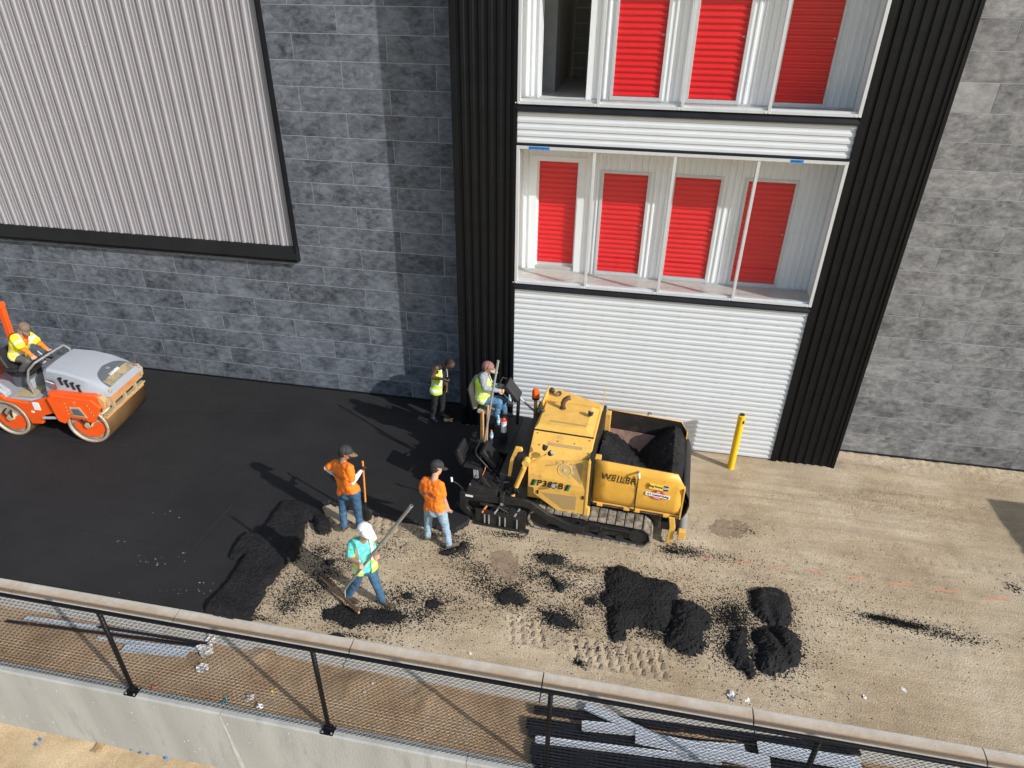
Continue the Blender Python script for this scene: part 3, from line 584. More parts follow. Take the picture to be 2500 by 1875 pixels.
# bollard by the shutter wall
bo = empty('bollard', (2.505, 11.54, 0), 0, 'yellow steel bollard standing before the white ribbed wall', 'bollard')
mb = MB(); mb.tube([(0, 0, -.05), (0, 0, 1.27)], .07, 20); mb.build('post', 'bollard', bo, True)
mb = MB(); mb.tube([(0, 0, 1.26), (0, 0, 1.285), (0, 0, 1.30)], [.073, .073, .045], 20); mb.build('cap', 'bollard', bo, True)
mb = MB(); mb.tube([(0, 0, 1.302), (0, 0, 1.312)], .05, 16); mb.build('cap_top', 'decalblack', bo)
mb = MB(); mb.sheet([[(math.cos(a)*.0712, math.sin(a)*.0712, z) for a in np.linspace(-1.25, -.45, 5)] for z in (1.12, 1.2)]); mb.build('dark_smudge', 'decalblack', bo)
# =================================================================== LOOSE ASPHALT, CRUMBS, MARKS
def pile(name, lobes, label, base=None, res=.026, mat='loose', lump=.03, cat='asphalt pile', z0=0., flat=None):
    """heap as a height field; lobes: (x, y, rx, ry, angle, height)"""
    ex = [(l[0], l[1], max(l[2], l[3])) for l in lobes]+[(l[4][0], l[4][1], max(l[2], l[3])) for l in lobes if isinstance(l[4], tuple)]
    L = np.array([[x-r-.15, x+r+.15, y-r-.15, y+r+.15] for x, y, r in ex])
    xs = np.arange(L[:, 0].min(), L[:, 1].max(), res); ys = np.arange(L[:, 2].min(), L[:, 3].max(), res); X, Y = np.meshgrid(xs, ys); H = np.full(X.shape, -1.)
    w = fbm(X*3.2, Y*3.2, 3)*.55+fbm(X*13, Y*13, 3)*.95
    for x, y, rx, ry, a, h in lobes:
        if isinstance(a, tuple):
            A_ = np.array([x, y]); B_ = np.array(a); dd = B_-A_; tt = np.clip(((X-x)*dd[0]+(Y-y)*dd[1])/(dd@dd), 0, 1); d = np.hypot(X-(x+tt*dd[0]), Y-(y+tt*dd[1]))/(rx+(ry-rx)*tt)+w*.55
            H = np.maximum(H, h*np.clip(1-np.clip(d, 0, 1.3)**2.2, -1, 1)); continue
        c, s_ = math.cos(a), math.sin(a); U = ((X-x)*c+(Y-y)*s_)/rx; V = (-(X-x)*s_+(Y-y)*c)/ry; d = np.sqrt(U*U+V*V)+w*.5
        H = np.maximum(H, h*(1-np.clip(d, 0, 1.3)**1.7))
    H = H+(np.random.rand(*X.shape)-.5)*.014*sm(0, .03, H)+(fbm(X*8, Y*8, 2)*lump*.5+fbm(X*22, Y*22, 2)*lump*1.3)*sm(0, .04, H)
    B = gh(X, Y) if base is None else np.full(X.shape, base); Z = B+H; ny, nx = X.shape
    keep = H > -.012; idx = -np.ones(X.shape, int); idx[keep] = np.arange(keep.sum()); v = np.stack([X[keep], Y[keep], Z[keep]], 1)
    q = keep[:-1, :-1] & keep[1:, :-1] & keep[:-1, 1:] & keep[1:, 1:]
    f = np.stack([idx[:-1, :-1][q], idx[:-1, 1:][q], idx[1:, 1:][q], idx[1:, :-1][q]], 1)
    me = bpy.data.meshes.new(name); me.from_pydata(v.tolist(), [], f.tolist()); me.materials.append(M[mat]); me.polygons.foreach_set('use_smooth', [True]*len(me.polygons))
    me.polygons.foreach_set('use_smooth', [False]*len(me.polygons)); o = bpy.data.objects.new(name, me); COL.objects.link(o); return tag(o, label, cat)
def lb(vx, vy, rx, ry, a, h, z=0.):
    p = GV(vx, vy, z); return (p.x, p.y, rx, ry, a, h)
RIMS = []
def slab(name, pts, label, h, base=None, res=.02, ew=.20, cuts=(), mat='loose', cat='asphalt pile', wob=.06, grit=.010):
    """spread heap with the outline pts (ground points): steep ragged rim, gently uneven top"""
    P = [(p[0], p[1]) for p in pts]; A_ = np.array(P)
    if mat == 'loose': RIMS.append(P)
    X, Y = np.meshgrid(np.arange(A_[:, 0].min()-.1, A_[:, 0].max()+.1, res), np.arange(A_[:, 1].min()-.1, A_[:, 1].max()+.1, res))
    d = sdist(P, X, Y)+fbm(X*5, Y*5, 2)*wob*1.5+fbm(X*22, Y*22, 3)*wob*1.6; t_ = np.clip(d/ew, -1, 1)
    H = np.where(d > 0, h*(1-(1-np.clip(t_, 0, 1))**2.2), d*.5); H = H*(1+fbm(X*2.5, Y*2.5, 2)*.9)
    for (cx, cy, rx, ry, an, dp) in cuts:
        U = ((X-cx)*math.cos(an)+(Y-cy)*math.sin(an))/rx; V_ = (-(X-cx)*math.sin(an)+(Y-cy)*math.cos(an))/ry; H = H-dp*np.exp(-(U*U+V_*V_))*(d > 0)
    H = H+(np.random.rand(*X.shape)-.5)*grit*2*sm(0, .02, d)+fbm(X*9, Y*9, 2)*.02*sm(0, .06, d)
    keep = d > -.012; B = gh(X, Y) if base is None else np.full(X.shape, base); Z = B+np.where(d > 0, np.maximum(H, .004), -.012)
    idx = -np.ones(X.shape, int); idx[keep] = np.arange(keep.sum()); v = np.stack([X[keep], Y[keep], Z[keep]], 1); q = keep[:-1, :-1] & keep[1:, :-1] & keep[:-1, 1:] & keep[1:, 1:]
    f = np.stack([idx[:-1, :-1][q], idx[:-1, 1:][q], idx[1:, 1:][q], idx[1:, :-1][q]], 1)
    me = bpy.data.meshes.new(name); me.from_pydata(v.tolist(), [], f.tolist()); me.materials.append(M[mat]); o = bpy.data.objects.new(name, me); COL.objects.link(o); return tag(o, label, cat)
def cp(*uv): return [C2(*p) for p in uv]
def ct(u, v, rx, ry, an, dp): p = C2(u, v); return (p.x, p.y, rx, ry, an, dp)
slab('asphalt_pile', cp((100, 140), (260, 130), (420, 180), (500, 240), (700, 270), (800, 300), (850, 390), (800, 450), (770, 560), (750, 680), (710, 780), (560, 760), (470, 740), (400, 720), (330, 760), (300, 870), (200, 870), (130, 800), (110, 680), (120, 560), (70, 520), (60, 430), (110, 300)), 'broad flat-topped heap of black asphalt on the dirt near the paver', .11, ew=.30, wob=.075)
slab('asphalt_pile', cp((760, 480), (860, 455), (1000, 500), (1110, 570), (1170, 650), (1140, 760), (1090, 860), (1130, 910), (1040, 980), (940, 1020), (820, 990), (730, 930), (690, 870), (700, 790), (740, 700), (750, 580)), 'rounded lobe of black asphalt touching the right side of the broad heap', .13, ew=.34, wob=.075)
slab('asphalt_pile', cp((1540, 370), (1650, 345), (1780, 350), (1890, 400), (1930, 490), (1960, 580), (1940, 690), (1860, 740), (1740, 720), (1640, 650), (1560, 590), (1525, 500)), 'flattened asphalt heap with a scraped grey top, rightmost group', .13, grit=.005, cuts=[ct(1740, 640, .07, .22, .2, .06)])
slab('asphalt_pile', cp((1540, 790), (1620, 740), (1720, 710), (1880, 730), (1990, 800), (2040, 900), (2050, 1040), (1990, 1140), (1880, 1190), (1760, 1230), (1660, 1180), (1580, 1120), (1560, 1000), (1590, 950), (1560, 850)), 'high asphalt heap with a dark groove at the front of the rightmost group', .16, ew=.38, wob=.075, cuts=[ct(1780, 860, .07, .32, .25, .10)])
slab('asphalt_pile', cp((1370, 760), (1450, 730), (1510, 790), (1500, 900), (1530, 990), (1600, 1080), (1590, 1180), (1540, 1250), (1470, 1170), (1380, 1110), (1320, 1020), (1290, 920), (1340, 860)), 'narrow ridge of asphalt on the left side of the rightmost group', .09, ew=.24, wob=.075)
slab('scraped_asphalt', [p for p in cp((1545, 400), (1650, 355), (1780, 360), (1880, 410), (1920, 500), (1940, 600), (1840, 570), (1700, 530), (1560, 490))], 'thin scraped grey crust on the flattened asphalt heap', .142, mat='mat', grit=.001, wob=.02, ew=.25, cat='asphalt crust')
CL = []; SM = 'small clump of asphalt on the dirt, '
for (x, y, rx, ry, a, h), lbl in (((1190, 1207, .28, .14, 0, .09), 'just below the paver track'), ((1100, 1288, .27, .19, -.2, .10), 'dark and wide, left of the broad heap'), ((1212, 1342, .34, .14, -.2, .08), 'long and low beside the track print'), ((1203, 1262, .17, .08, -.9, .06), 'narrow, slanting between two larger clumps'),
                        ((937, 1305, .13, .11, .5, .05), 'right of the raker\'s front boot'), ((965, 1192, .15, .08, .6, .05), 'under the heel of the man in pale jeans'), ((997, 1180, .14, .09, .7, .05), 'beside the toe of the man in pale jeans'), ((880, 1287, .10, .06, 0, .04), 'small, between the raker and the slanting clump'),
                        ((1250, 1432, .09, .05, -.5, .06), 'at the left end of the deep track print'), ((1178, 1240, .08, .05, 0, .03), 'smallest, above the slanting clump'), ((728, 1375, .12, .05, 0, .03), 'near the kerb, left of the raked patch'), ((712, 1215, .1, .05, .8, .04), 'behind the raker'), ((1275, 1300, .12, .08, 0, .04), 'touching the left edge of the broad heap')):
    CL.append((x, y, rx*.62, ry*.75, int(1400*rx)))
    p = GV(x, y); n = 11; pts = []
    for k in range(n):
        t_ = 2*math.pi*k/n; r_ = random.uniform(.55, 1.25); ux, uy = rx*r_*math.cos(t_), ry*r_*math.sin(t_); pts.append((p.x+ux*math.cos(a)-uy*math.sin(a), p.y+ux*math.sin(a)+uy*math.cos(a)))
    slab('asphalt_clump', pts, SM+lbl, h*.6, res=.016, ew=max(.05, min(rx, ry)*.8), wob=.045, grit=.008, cat='asphalt clump')
slab('raked_asphalt', [GV(*p) for p in ((700, 1318), (735, 1305), (775, 1322), (800, 1312), (850, 1318), (885, 1330), (870, 1342), (830, 1350), (795, 1345), (760, 1358), (720, 1345), (695, 1332))], 'thin raked patch of asphalt with cleat ridges under the raker', .03, res=.018, wob=.07, ew=.1, grit=.012, cat='asphalt patch')
# windrow of hot mix along the edge of the mat
WP = [D3(*p, .06) for p in ((-10, 1545), (250, 1600), (555, 1625), (600, 1500), (680, 1400), (740, 1240), (830, 1160), (900, 1040), (1000, 930), (1110, 890), (1130, 760), (1190, 640), (1180, 540), (1220, 450), (1290, 440), (1310, 560), (1400, 590), (1500, 560), (1500, 480), (1400, 330), (1250, 250), (1100, 210), (920, 225), (780, 400), (660, 590), (500, 590), (430, 640), (280, 850), (280, 910), (380, 930), (460, 880), (300, 1120), (120, 1350), (0, 1470))]
slab('asphalt_windrow', WP, 'raised windrow of loose black asphalt along the edge of the mat', .10, base=.058, ew=.12, wob=.03, cat='asphalt windrow', grit=.008)
# crumbs
def crumbs(name, spots, label, mat, smin, smax, extra=()):
    vs = []; fs = []
    for cx, cy, sx_, sy_, n in list(spots)+([(None, None, 0, 0, 0)] if len(extra) else []):
        p = GV(cx, cy) if cx is not None else Vector((0, 0, 0))
        n = int(n*3.4); tl = 1/np.sqrt(np.random.gamma(1.6, 1., n)+.12); X = p.x+np.random.normal(0, sx_, n)*tl*.8; Y = p.y+np.random.normal(0, sy_, n)*tl*.8; 
        if cx is None: X = np.array([q[0] for q in extra]); Y = np.array([q[1] for q in extra])
        ok = (Y > 6.1) & (Y < 11.8); X = X[ok]; Y = Y[ok]; Z = gh(X, Y)
        for x, y, z in zip(X, Y, Z):
            s_ = smin+(smax-smin)*random.random()**2.2; a = random.random()*6.3; b = len(vs); c, t_ = math.cos(a)*s_, math.sin(a)*s_
            vs += [(x+c, y+t_, z-.002), (x-t_*.8, y+c*.8, z-.002), (x-c, y-t_*.9, z-.002), (x+t_, y-c, z-.002), (x+c*.2, y, z+s_*.95)]
            fs += [(b, b+1, b+4), (b+1, b+2, b+4), (b+2, b+3, b+4), (b+3, b, b+4)]
    me = bpy.data.meshes.new(name); me.from_pydata(vs, [], fs); me.materials.append(M[mat]); o = bpy.data.objects.new(name, me); COL.objects.link(o); return tag(o, label, 'asphalt crumbs', kind='stuff')
spots = [(1370, 1290, .55, .5, 700), (1485, 1360, .42, .4, 800), (1670, 1380, .42, .55, 1500), (1585, 1330, .22, .28, 1300), (1580, 1400, .22, .3, 800), (1405, 1370, .25, .1, 300), (1190, 1210, .3, .14, 350), (1100, 1285, .35, .3, 700), (1210, 1330, .4, .22, 700), (1220, 1260, .4, .3, 500), (940, 1300, .5, .4, 800), (860, 1290, .35, .3, 500), (990, 1190, .3, .2, 500), (1030, 1230, .4, .25, 400), (790, 1330, .5, .18, 1100),
         (700, 1250, .3, .5, 1100), (640, 1270, .3, .4, 700), (760, 1380, .5, .12, 300), (620, 1310, .25, .2, 350), (960, 1155, .5, .12, 500), (1100, 1155, .4, .08, 350), (1480, 1190, .3, .12, 500), (1450, 1190, .15, .06, 200), (1560, 1205, .5, .12, 160), (1900, 1335, .22, .05, 500), (1960, 1350, .35, .07, 700), (2050, 1375, .5, .1, 350), (1600, 1145, .3, .12, 150), (1560, 1335, .3, .25, 500), (1500, 1300, 1.2, 1.0, 500), (1300, 1400, .8, .2, 250), (2190, 1270, .12, .1, 120), (1800, 1300, 1.6, 1., 350), (560, 1335, .2, .06, 120), (840, 1180, .5, .25, 350), (1040, 1260, .35, .3, 500), (1150, 1240, .3, .2, 400), (900, 1330, .4, .2, 400), (690, 1190, .2, .2, 300), (760, 1210, .35, .3, 400), (1290, 1290, .2, .3, 400), (1255, 1230, .35, .1, 250)]
rim = []
for P in RIMS:
    for (ax, ay), (bx, by) in zip(P, P[1:]+P[:1]):
        L_ = math.hypot(bx-ax, by-ay)
        for k in range(int(L_*420)):
            t_ = random.random(); s_ = abs(random.gauss(0, .045))+.3*random.random()**6; an = random.random()*6.3; rim.append((ax+(bx-ax)*t_+math.cos(an)*s_, ay+(by-ay)*t_+math.sin(an)*s_))
crumbs('asphalt_crumbs', spots+CL, 'loose black asphalt crumbs scattered over the dirt', 'crumb', .003, .0165, rim)
crumbs('pebbles', [(1700, 1250, 2.6, 1.4, 2200), (1300, 1300, 2., 1.2, 900), (2000, 1000, 1.0, .15, 1500), (1900, 1080, 1.5, .5, 1500)], 'pale pebbles and soil clods strewn over the dirt', 'dirt', .004, .016)
crumbs('pale_stones', [(1700, 1250, 2.8, 1.4, 90), (850, 1250, 1., .6, 60), (2050, 1000, .8, .12, 60)], 'small whitish stones dotted over the dirt', 'paper', .004, .012)
# sprayed survey dashes
for (u0, u1, v0, v1) in ((815, 870, 742, 750), (962, 1040, 765, 776), (1112, 1190, 786, 794), (1270, 1360, 803, 814), (1442, 1530, 830, 840), (1612, 1725, 856, 868), (1825, 1945, 888, 898), (2040, 2150, 920, 932)):
    a, b = onz(*q4(u0, v0)), onz(*q4(u1, v1)); rows = []
    for s_ in (-1, 0, 1):
        rows.append([(a.x+(b.x-a.x)*t_, a.y+(b.y-a.y)*t_+s_*(.018+.008*random.random()), float(gh(a.x+(b.x-a.x)*t_, a.y+(b.y-a.y)*t_+s_*.02))+.0035) for t_ in np.linspace(0, 1, 14)])
    MB().sheet(rows).build('paint_dash', 'paintmark', ground)
# ------------------------------------------------------------------ sheet-metal offcuts and litter in the strip
def strip_thing(p0, p1, wdt, th, mat, label, cat='metal strip', group='sheet-metal offcuts in the strip', z=None, ribs=0):
    p0 = onz(*p0, -.02); p1 = onz(*p1, -.02); z = -.03 if z is None else z; d_ = (p1-p0); L_ = Vector((d_.x, d_.y, 0)).length
    o = empty({'metal strip': 'metal_strip', 'metal channel': 'metal_channel', 'metal sheet': 'metal_sheet'}.get(cat, 'metal_strip'), ((p0.x+p1.x)/2, (p0.y+p1.y)/2, z), math.atan2(d_.y, d_.x), label, cat, group)
    mb = MB()
    if ribs:
        pts = []
        for k in range(ribs+1):
            y = -wdt/2+wdt*k/ribs; pts += [(y, 0), (y, th)] if k % 2 == 0 else [(y, th), (y, 0)]
        mb.sheet([[(-L_/2, a, b) for a, b in pts], [(L_/2, a, b) for a, b in pts]]); mb.build('profile', mat, o, solid=.004)
    else:
        mb.prism([(-wdt/2, 0), (wdt/2, 0), (wdt/2, .004), (-wdt/2+.004, .004), (-wdt/2+.004, th), (-wdt/2, th)], -L_/2, L_/2, 'x'); mb.build('profile', mat, o)
    if mat.startswith('strapw'):
        MB().box(-L_/2, L_/2, wdt/2-.003, wdt/2, 0.004, th*.7).build('folded_edge', mat, o)
    return o
strip_thing(q3(28, 1025), q3(885, 1135), .05, .03, 'strapblack', 'long black metal strip, leftmost of the offcuts in the strip', z=-.01)
strip_thing(q3(105, 1012), q3(700, 1090), .07, .025, 'strapwhite', 'long pale metal strip lying along the long black strip', z=-.015)
strip_thing(q3(430, 1055), q3(905, 1130), .05, .03, 'strapblack', 'shorter black metal strip crossing the long pale one', z=.02)
strip_thing(q3(420, 1098), q3(860, 1150), .06, .02, 'strapwhite', 'pale metal strip in front of the long black strip', z=-.02)
strip_thing(q3(530, 1140), q3(810, 1165), .13, .02, 'strapwhite', 'short wide pale sheet offcut, front of the left-hand scraps', 'metal sheet', z=-.02)
CH = 'metal channel'
for i, (a, b, w_, z_, l_) in enumerate(((q4(95, 1408), q4(1500, 1590), .10, .0, 'black ribbed channel at the back of the stack'), (q4(62, 1465), q4(1480, 1640), .12, .0, 'second black ribbed channel from the back of the stack'), (q4(70, 1500), q4(1460, 1690), .12, .0, 'black ribbed channel in the middle of the stack'), (q4(80, 1572), q4(1400, 1740), .12, .0, 'black ribbed channel in front of the pale strip'), (q4(85, 1612), q4(1380, 1790), .12, .0, 'second black ribbed channel from the front of the stack'), (q4(100, 1650), q4(1300, 1840), .1, .0, 'frontmost black ribbed channel of the stack'))):
    strip_thing(a, b, w_, .05, 'strapblack', l_, CH, 'black channels stacked in the strip', ribs=6)
strip_thing(q4(315, 1405), q4(760, 1610), .12, .03, 'strapwhite', 'pale flat strip lying slantwise over the black channels', z=.055)
strip_thing(q4(300, 1490), q4(540, 1512), .14, .03, 'strapwhite', 'short bluish sheet on the black channels beside the post', 'metal sheet', z=.05)
strip_thing(q4(100, 1545), q4(900, 1640), .09, .03, 'strapwhite', 'long pale strip between the black channels', z=.03)
strip_thing(q4(530, 1540), q4(1110, 1660), .18, .03, 'strapwhite', 'wide pale sheet over the middle of the channel stack', 'metal sheet', z=.07)
strip_thing(q4(560, 1560), q4(1000, 1590), .10, .03, 'strapwhite', 'grey-white strip under the wide pale sheet', z=.06)
strip_thing(q4(1055, 1590), q4(1500, 1665), .17, .03, 'strapwhite', 'pale sheet at the right end of the channel stack', 'metal sheet', z=.075)
def scrap(name, q, mat, label, s_, z=0., cat='litter', n=7, fn=None, h=.5):
    p = onz(*q, z); zz = z if fn is None else float(fn(np.array([p.x]), np.array([p.y]))[0]); mb = MB(); rnd = random.Random(int(q[0]*7+q[1])); pts = []
    for i in range(4):
        pts.append([(s_*(i/3-.5)*(.8+.4*rnd.random())+rnd.uniform(-.1, .1)*s_, s_*(j/3-.5)*(.8+.4*rnd.random())*.8, rnd.uniform(0, h)*s_) for j in range(4)])
    mb.sheet(pts); o = mb.build(name, mat, None, solid=.002, loc=(p.x, p.y, zz+.002)); o.rotation_euler = (0, 0, rnd.random()*3); return tag(o, label, cat, 'litter')
gz = lambda x, y: gh(x, y)
scrap('paper_scrap', q3(890, 1150), 'paper', 'long crumpled white paper at the end of the black strips', .22, cat='paper', fn=mh)
scrap('paper_scrap', q3(870, 1225), 'paper', 'torn white paper below the crumpled long one', .16, cat='paper', fn=mh)
scrap('paper_scrap', q3(910, 1095), 'paper', 'white paper wad above the crumpled long one', .16, cat='paper', fn=mh)
scrap('plastic_bag', q3(968, 1365), 'trashblue', 'light blue plastic wrapper by the foot of the fence', .08, cat='wrapper', fn=mh)
scrap('paper_scrap', q3(1075, 1350), 'paper', 'pinkish white rubbish beside the blue wrapper', .10, cat='paper', fn=mh)
scrap('paper_scrap', q3(1120, 1388), 'plasticwhite', 'white bag scrap nearest the fence foot', .09, cat='paper', fn=mh)
scrap('wrapper', q3(1175, 1318), 'trashyellow', 'small yellow wrapper in the strip', .05, cat='wrapper', fn=mh)
scrap('wood_splinter', q3(1100, 1262), 'cardb', 'pale wood splinter above the rubbish', .12, cat='splinter', fn=mh, h=.1)
scrap('wrapper', q3(660, 1302), 'tagorange', 'orange wrapper right of the first post foot', .06, cat='wrapper', fn=mh)
for k, (u, v) in enumerate(((520, 518), (580, 462), (925, 770), (1240, 265))):
    scrap('paper_scrap', (700+u*.3617, 1500+v*.3617), 'paper', ('white paper fleck between the second and third posts', 'white paper fleck nearest the kerb in the strip', 'white paper fleck low in the middle bay', 'white paper fleck on the dirt beyond the kerb')[k], .04, cat='paper', fn=mh if k < 3 else gz)
scrap('paper_scrap', q4(950, 1345), 'paper', 'torn white plastic strip on the dirt by the kerb', .13, cat='paper', fn=gz, h=.25)
scrap('paper_cup', q4(1522, 1355), 'plasticwhite', 'crushed white cup lid on the dirt', .05, cat='litter', fn=gz)
scrap('wood_splinter', q4(1692, 1322), 'paper', 'thin pale stick on the dirt', .07, cat='splinter', fn=gz, h=.1)
scrap('paper_scrap', q4(1010, 1392), 'paper', 'white scrap on top of the kerb joint', .07, cat='paper', fn=lambda x, y: gh(x, y)+.11)
for k, (u, v) in enumerate(((155, 1558), (175, 1536), (568, 1577), (605, 1592), (640, 1594), (720, 1620))):
    p = onz(*q3(u, v), -1.38); mb = MB(); mb.box(-.02, .02, -.018, .018, 0, .004); o = mb.build('blue_tag', 'tagblue', None, loc=(p.x, p.y, -1.372+float(fbm(np.array(p.x*.9), np.array(p.y*.9), 4))*.12)); o.rotation_euler = (.2, .1*k, k*1.3); tag(o, 'bright blue plastic tag on the lower sand, '+('leftmost of all', 'second from the left', 'biggest, right of the cardboard flap', 'middle of the right-hand row', 'next to the last in the right-hand row', 'rightmost of all')[k], 'tag', 'blue tags on the lower sand')
scrap('cardboard_scrap', q3(425, 1572), 'cardb', 'tan cardboard flap on the lower sand', .16, -1.39, cat='cardboard', h=.15)
# ------------------------------------------------------------------ unseen box added outside the frame to throw the shadow at the right edge
dp = empty('shadow_caster', (13.2, 7.2, 0), 0, 'added dark green box, unseen beyond the right edge, throwing a shadow', 'shadow caster')
mb = MB(); mb.prism([(-2.0, .18), (2.0, .18), (2.0, 2.42), (-2.0, 2.42)], -2.4, 2.42, 'y'); mb.build('tub', 'castergreen', dp, bevel=.02)
for k in range(7): MB().box(-2.06, -2.0, -2.2+.72*k, -2.1+.72*k, .2, 2.36).build('side_rib', 'castergreen', dp)
MB().box(-2.08, 2.08, -2.46, 2.48, 2.40, 2.47).build('top_rim', 'castergreen', dp)
for a in (-1.5, 1.5): MB().tube([(a, -2.0, .12), (a, -1.6, .12)], .14, 12).build('wheel', 'black2', dp, True)
MB().box(-1.9, 1.9, -2.3, 2.3, .02, .18).build('skid_frame', 'darksteel', dp)

for pts, lbl in (([(1530, 1132), (1560, 1122), (1600, 1125), (1625, 1140), (1600, 1160), (1560, 1165), (1535, 1150)], 'brown damp stain on the dirt to the right of the paver'), ([(1060, 1195), (1100, 1190), (1130, 1215), (1120, 1260), (1080, 1255), (1055, 1225)], 'dark damp smear on the dirt between the clumps')):
    slab('damp_stain', [GV(*p) for p in pts], lbl, .0035, mat='damp', wob=.14, grit=.001, ew=.1, cat='stain', res=.025)
# =================================================================== PEOPLE
from mathutils import noise as mnoise
def seg_dist(P, a, b, ra, rb):
    a = np.array(a); b = np.array(b); d = b-a; L2 = max(d@d, 1e-9); t_ = np.clip(((P-a)@d)/L2, 0, 1); return np.linalg.norm(P-(a+t_[:, None]*d), axis=1)-(ra+(rb-ra)*t_)
def cone_cap(bm, a, b, ra, rb, n=12):
    a, b = Vector(a), Vector(b); d = b-a
    for c, r in ((a, ra), (b, rb)): bmesh.ops.create_icosphere(bm, subdivisions=2, radius=r, matrix=Matrix.Translation(c))
    if d.length > 1e-4:
        q = d.to_track_quat('Z', 'Y').to_matrix().to_4x4(); bmesh.ops.create_cone(bm, cap_ends=True, segments=n, radius1=ra, radius2=rb, depth=d.length, matrix=Matrix.Translation((a+b)/2)@q)
def blob(name, prims, vox, smooth_it=3):
    bm = bmesh.new()
    for p in prims: cone_cap(bm, *p[:4])
    me = bpy.data.meshes.new(name); bm.to_mesh(me); bm.free(); o = bpy.data.objects.new(name, me); COL.objects.link(o)
    k = o.modifiers.new('r', 'REMESH'); k.mode = 'VOXEL'; k.voxel_size = vox
    k = o.modifiers.new('s', 'SMOOTH'); k.factor = .5; k.iterations = smooth_it
    dg = bpy.context.evaluated_depsgraph_get(); m2 = bpy.data.meshes.new_from_object(o.evaluated_get(dg)); bpy.data.objects.remove(o); bpy.data.meshes.remove(me); m2.name = name
    return m2
def face_centres(me):
    c = np.empty(len(me.polygons)*3); me.polygons.foreach_get('center', c); return c.reshape(-1, 3)
def person(J, face, skin, shirt, pants, shoe, label, sleeve='short', cap=None, hair=None, vest=None, beard=None, hands=('rest', 'rest'), under=None, girth=1., glove=None, logo=False, vest_open=False, brimdir=None, sleevecol=None):
    V = {k: Vector(v) for k, v in J.items()}; f = Vector(face); f.z = 0; f.normalize(); up = Vector((0, 0, 1))
    base = (V['aL']+V['aR'])/2; base.z = min(V['aL'].z, V['aR'].z)-.09; root = empty('person', base, 0, label, 'person')
    for k in V: V[k] = V[k]-base
    right = f.cross(up).normalized(); sL, sR, hL, hR = V['sL'], V['sR'], V['hL'], V['hR']; sm_ = (sL+sR)/2; hm = (hL+hR)/2
    pr = []
    def A(a, b, ra, rb, m): pr.append((tuple(a), tuple(b), ra, rb, m))
    lp = lambda a, b, t_: a+(b-a)*t_
    g = girth
    ax = (sm_-hm); side_cols = []
    A(lp(sL, sR, .12), lp(sL, sR, .88), .078, .078, shirt)
    prev = (lp(sL, sR, .22), lp(sL, sR, .78), .085)
    for t_, w, r in ((.22, .66, .108*g), (.45, .52, .108*g), (.7, .46, .105*g)):
        a, b = lp(sL, hL, t_), lp(sR, hR, t_); c = (a+b)/2; A(lp(c, a, w), lp(c, b, w), r, r, shirt)
        na, nb = lp(c, a, w), lp(c, b, w); side_cols.append((prev[0], na, prev[2], r)); side_cols.append((prev[1], nb, prev[2], r)); prev = (na, nb, r)
    A(lp(sm_, hm, .1), lp(sm_, hm, .85), .10*g, .112*g, shirt)
    A(lp(hL, hR, .05)+ax*.08, lp(hL, hR, .95)+ax*.08, .112*g, .112*g, shirt)
    for q_ in side_cols: A(*q_, shirt)
    for e_, t_ in ((prev[0], .1), (prev[1], .9)): A(e_, lp(hL, hR, t_)+ax*.08, prev[2], .108*g, shirt)
    torso_n = len(pr)
    A(lp(hL, hR, .02)-ax*.0, lp(hL, hR, .98), .108*g, .108*g, pants)
    A(hm-f*.03, hm-f*.05-ax*.05, .10*g, .09*g, pants)
    nk = V['neck']; hd = V['head']; hu = (hd-nk).normalized(); hf = Vector(brimdir if brimdir is not None else face).normalized(); hf = (hf-hu*hf.dot(hu)).normalized(); hr = hf.cross(hu)
    A(nk-hu*.05, hd-hu*.02, .058, .056, skin)
    A(hd+hu*.03-hf*.012, hd+hu*.02+hf*.01, .094, .09, skin)
    A(hd-hu*.05+hf*.03, hd-hu*.075+hf*.045, .066, .048, skin)
    A(hd-hu*.01+hf*.1, hd-hu*.03+hf*.108, .011, .015, skin)
    for s_ in (-1, 1): A(hd+hr*s_*.09-hu*.0, hd+hr*s_*.096-hu*.03, .016, .012, skin)
    if hair:
        A(hd+hu*.035-hf*.03, hd-hu*.02-hf*.045, .092, .08, hair); A(hd-hu*.055-hf*.055, hd-hu*.03-hf*.06, .05, .06, hair)
    if beard:
        A(hd-hu*.075+hf*.045, hd-hu*.13+hf*.06, .066, .045, beard); A(hd-hu*.04+hf*.05+hr*.04, hd-hu*.06+hf*.05-hr*.04, .05, .05, beard)
    for s_ in 'LR':
        S, E, Wr, H, K, An, T = V['s'+s_], V['e'+s_], V['w'+s_], V['h'+s_], V['k'+s_], V['a'+s_], V['t'+s_]
        fore = skin if sleeve != 'long' else (sleevecol or shirt); upa = skin if sleeve == 'none' else shirt
        if sleeve == 'short':
            m_ = lp(S, E, .72); A(S, m_, .074, .066, shirt); A(S, E, .055, .044, sleevecol or skin); A(E, Wr, .044, .031, sleevecol or skin)
        elif sleeve == 'long': A(S, E, .07, .054, shirt if not sleevecol else sleevecol); A(E, Wr, .054, .040, fore)
        else: A(S, E, .064, .048, skin); A(E, Wr, .046, .031, skin)
        d = (Wr-E).normalized(); hm_ = glove if (glove and s_ == 'R') else skin; hnd = hands[0 if s_ == 'L' else 1]
        sd = d.cross(f); sd = (sd.normalized() if sd.length > .2 else d.orthogonal().normalized()); nn = sd.cross(d).normalized()
        A(Wr, Wr+d*.065, .029, .033, hm_); A(Wr+d*.05+sd*.02, Wr+d*.05-sd*.02, .026, .026, hm_)
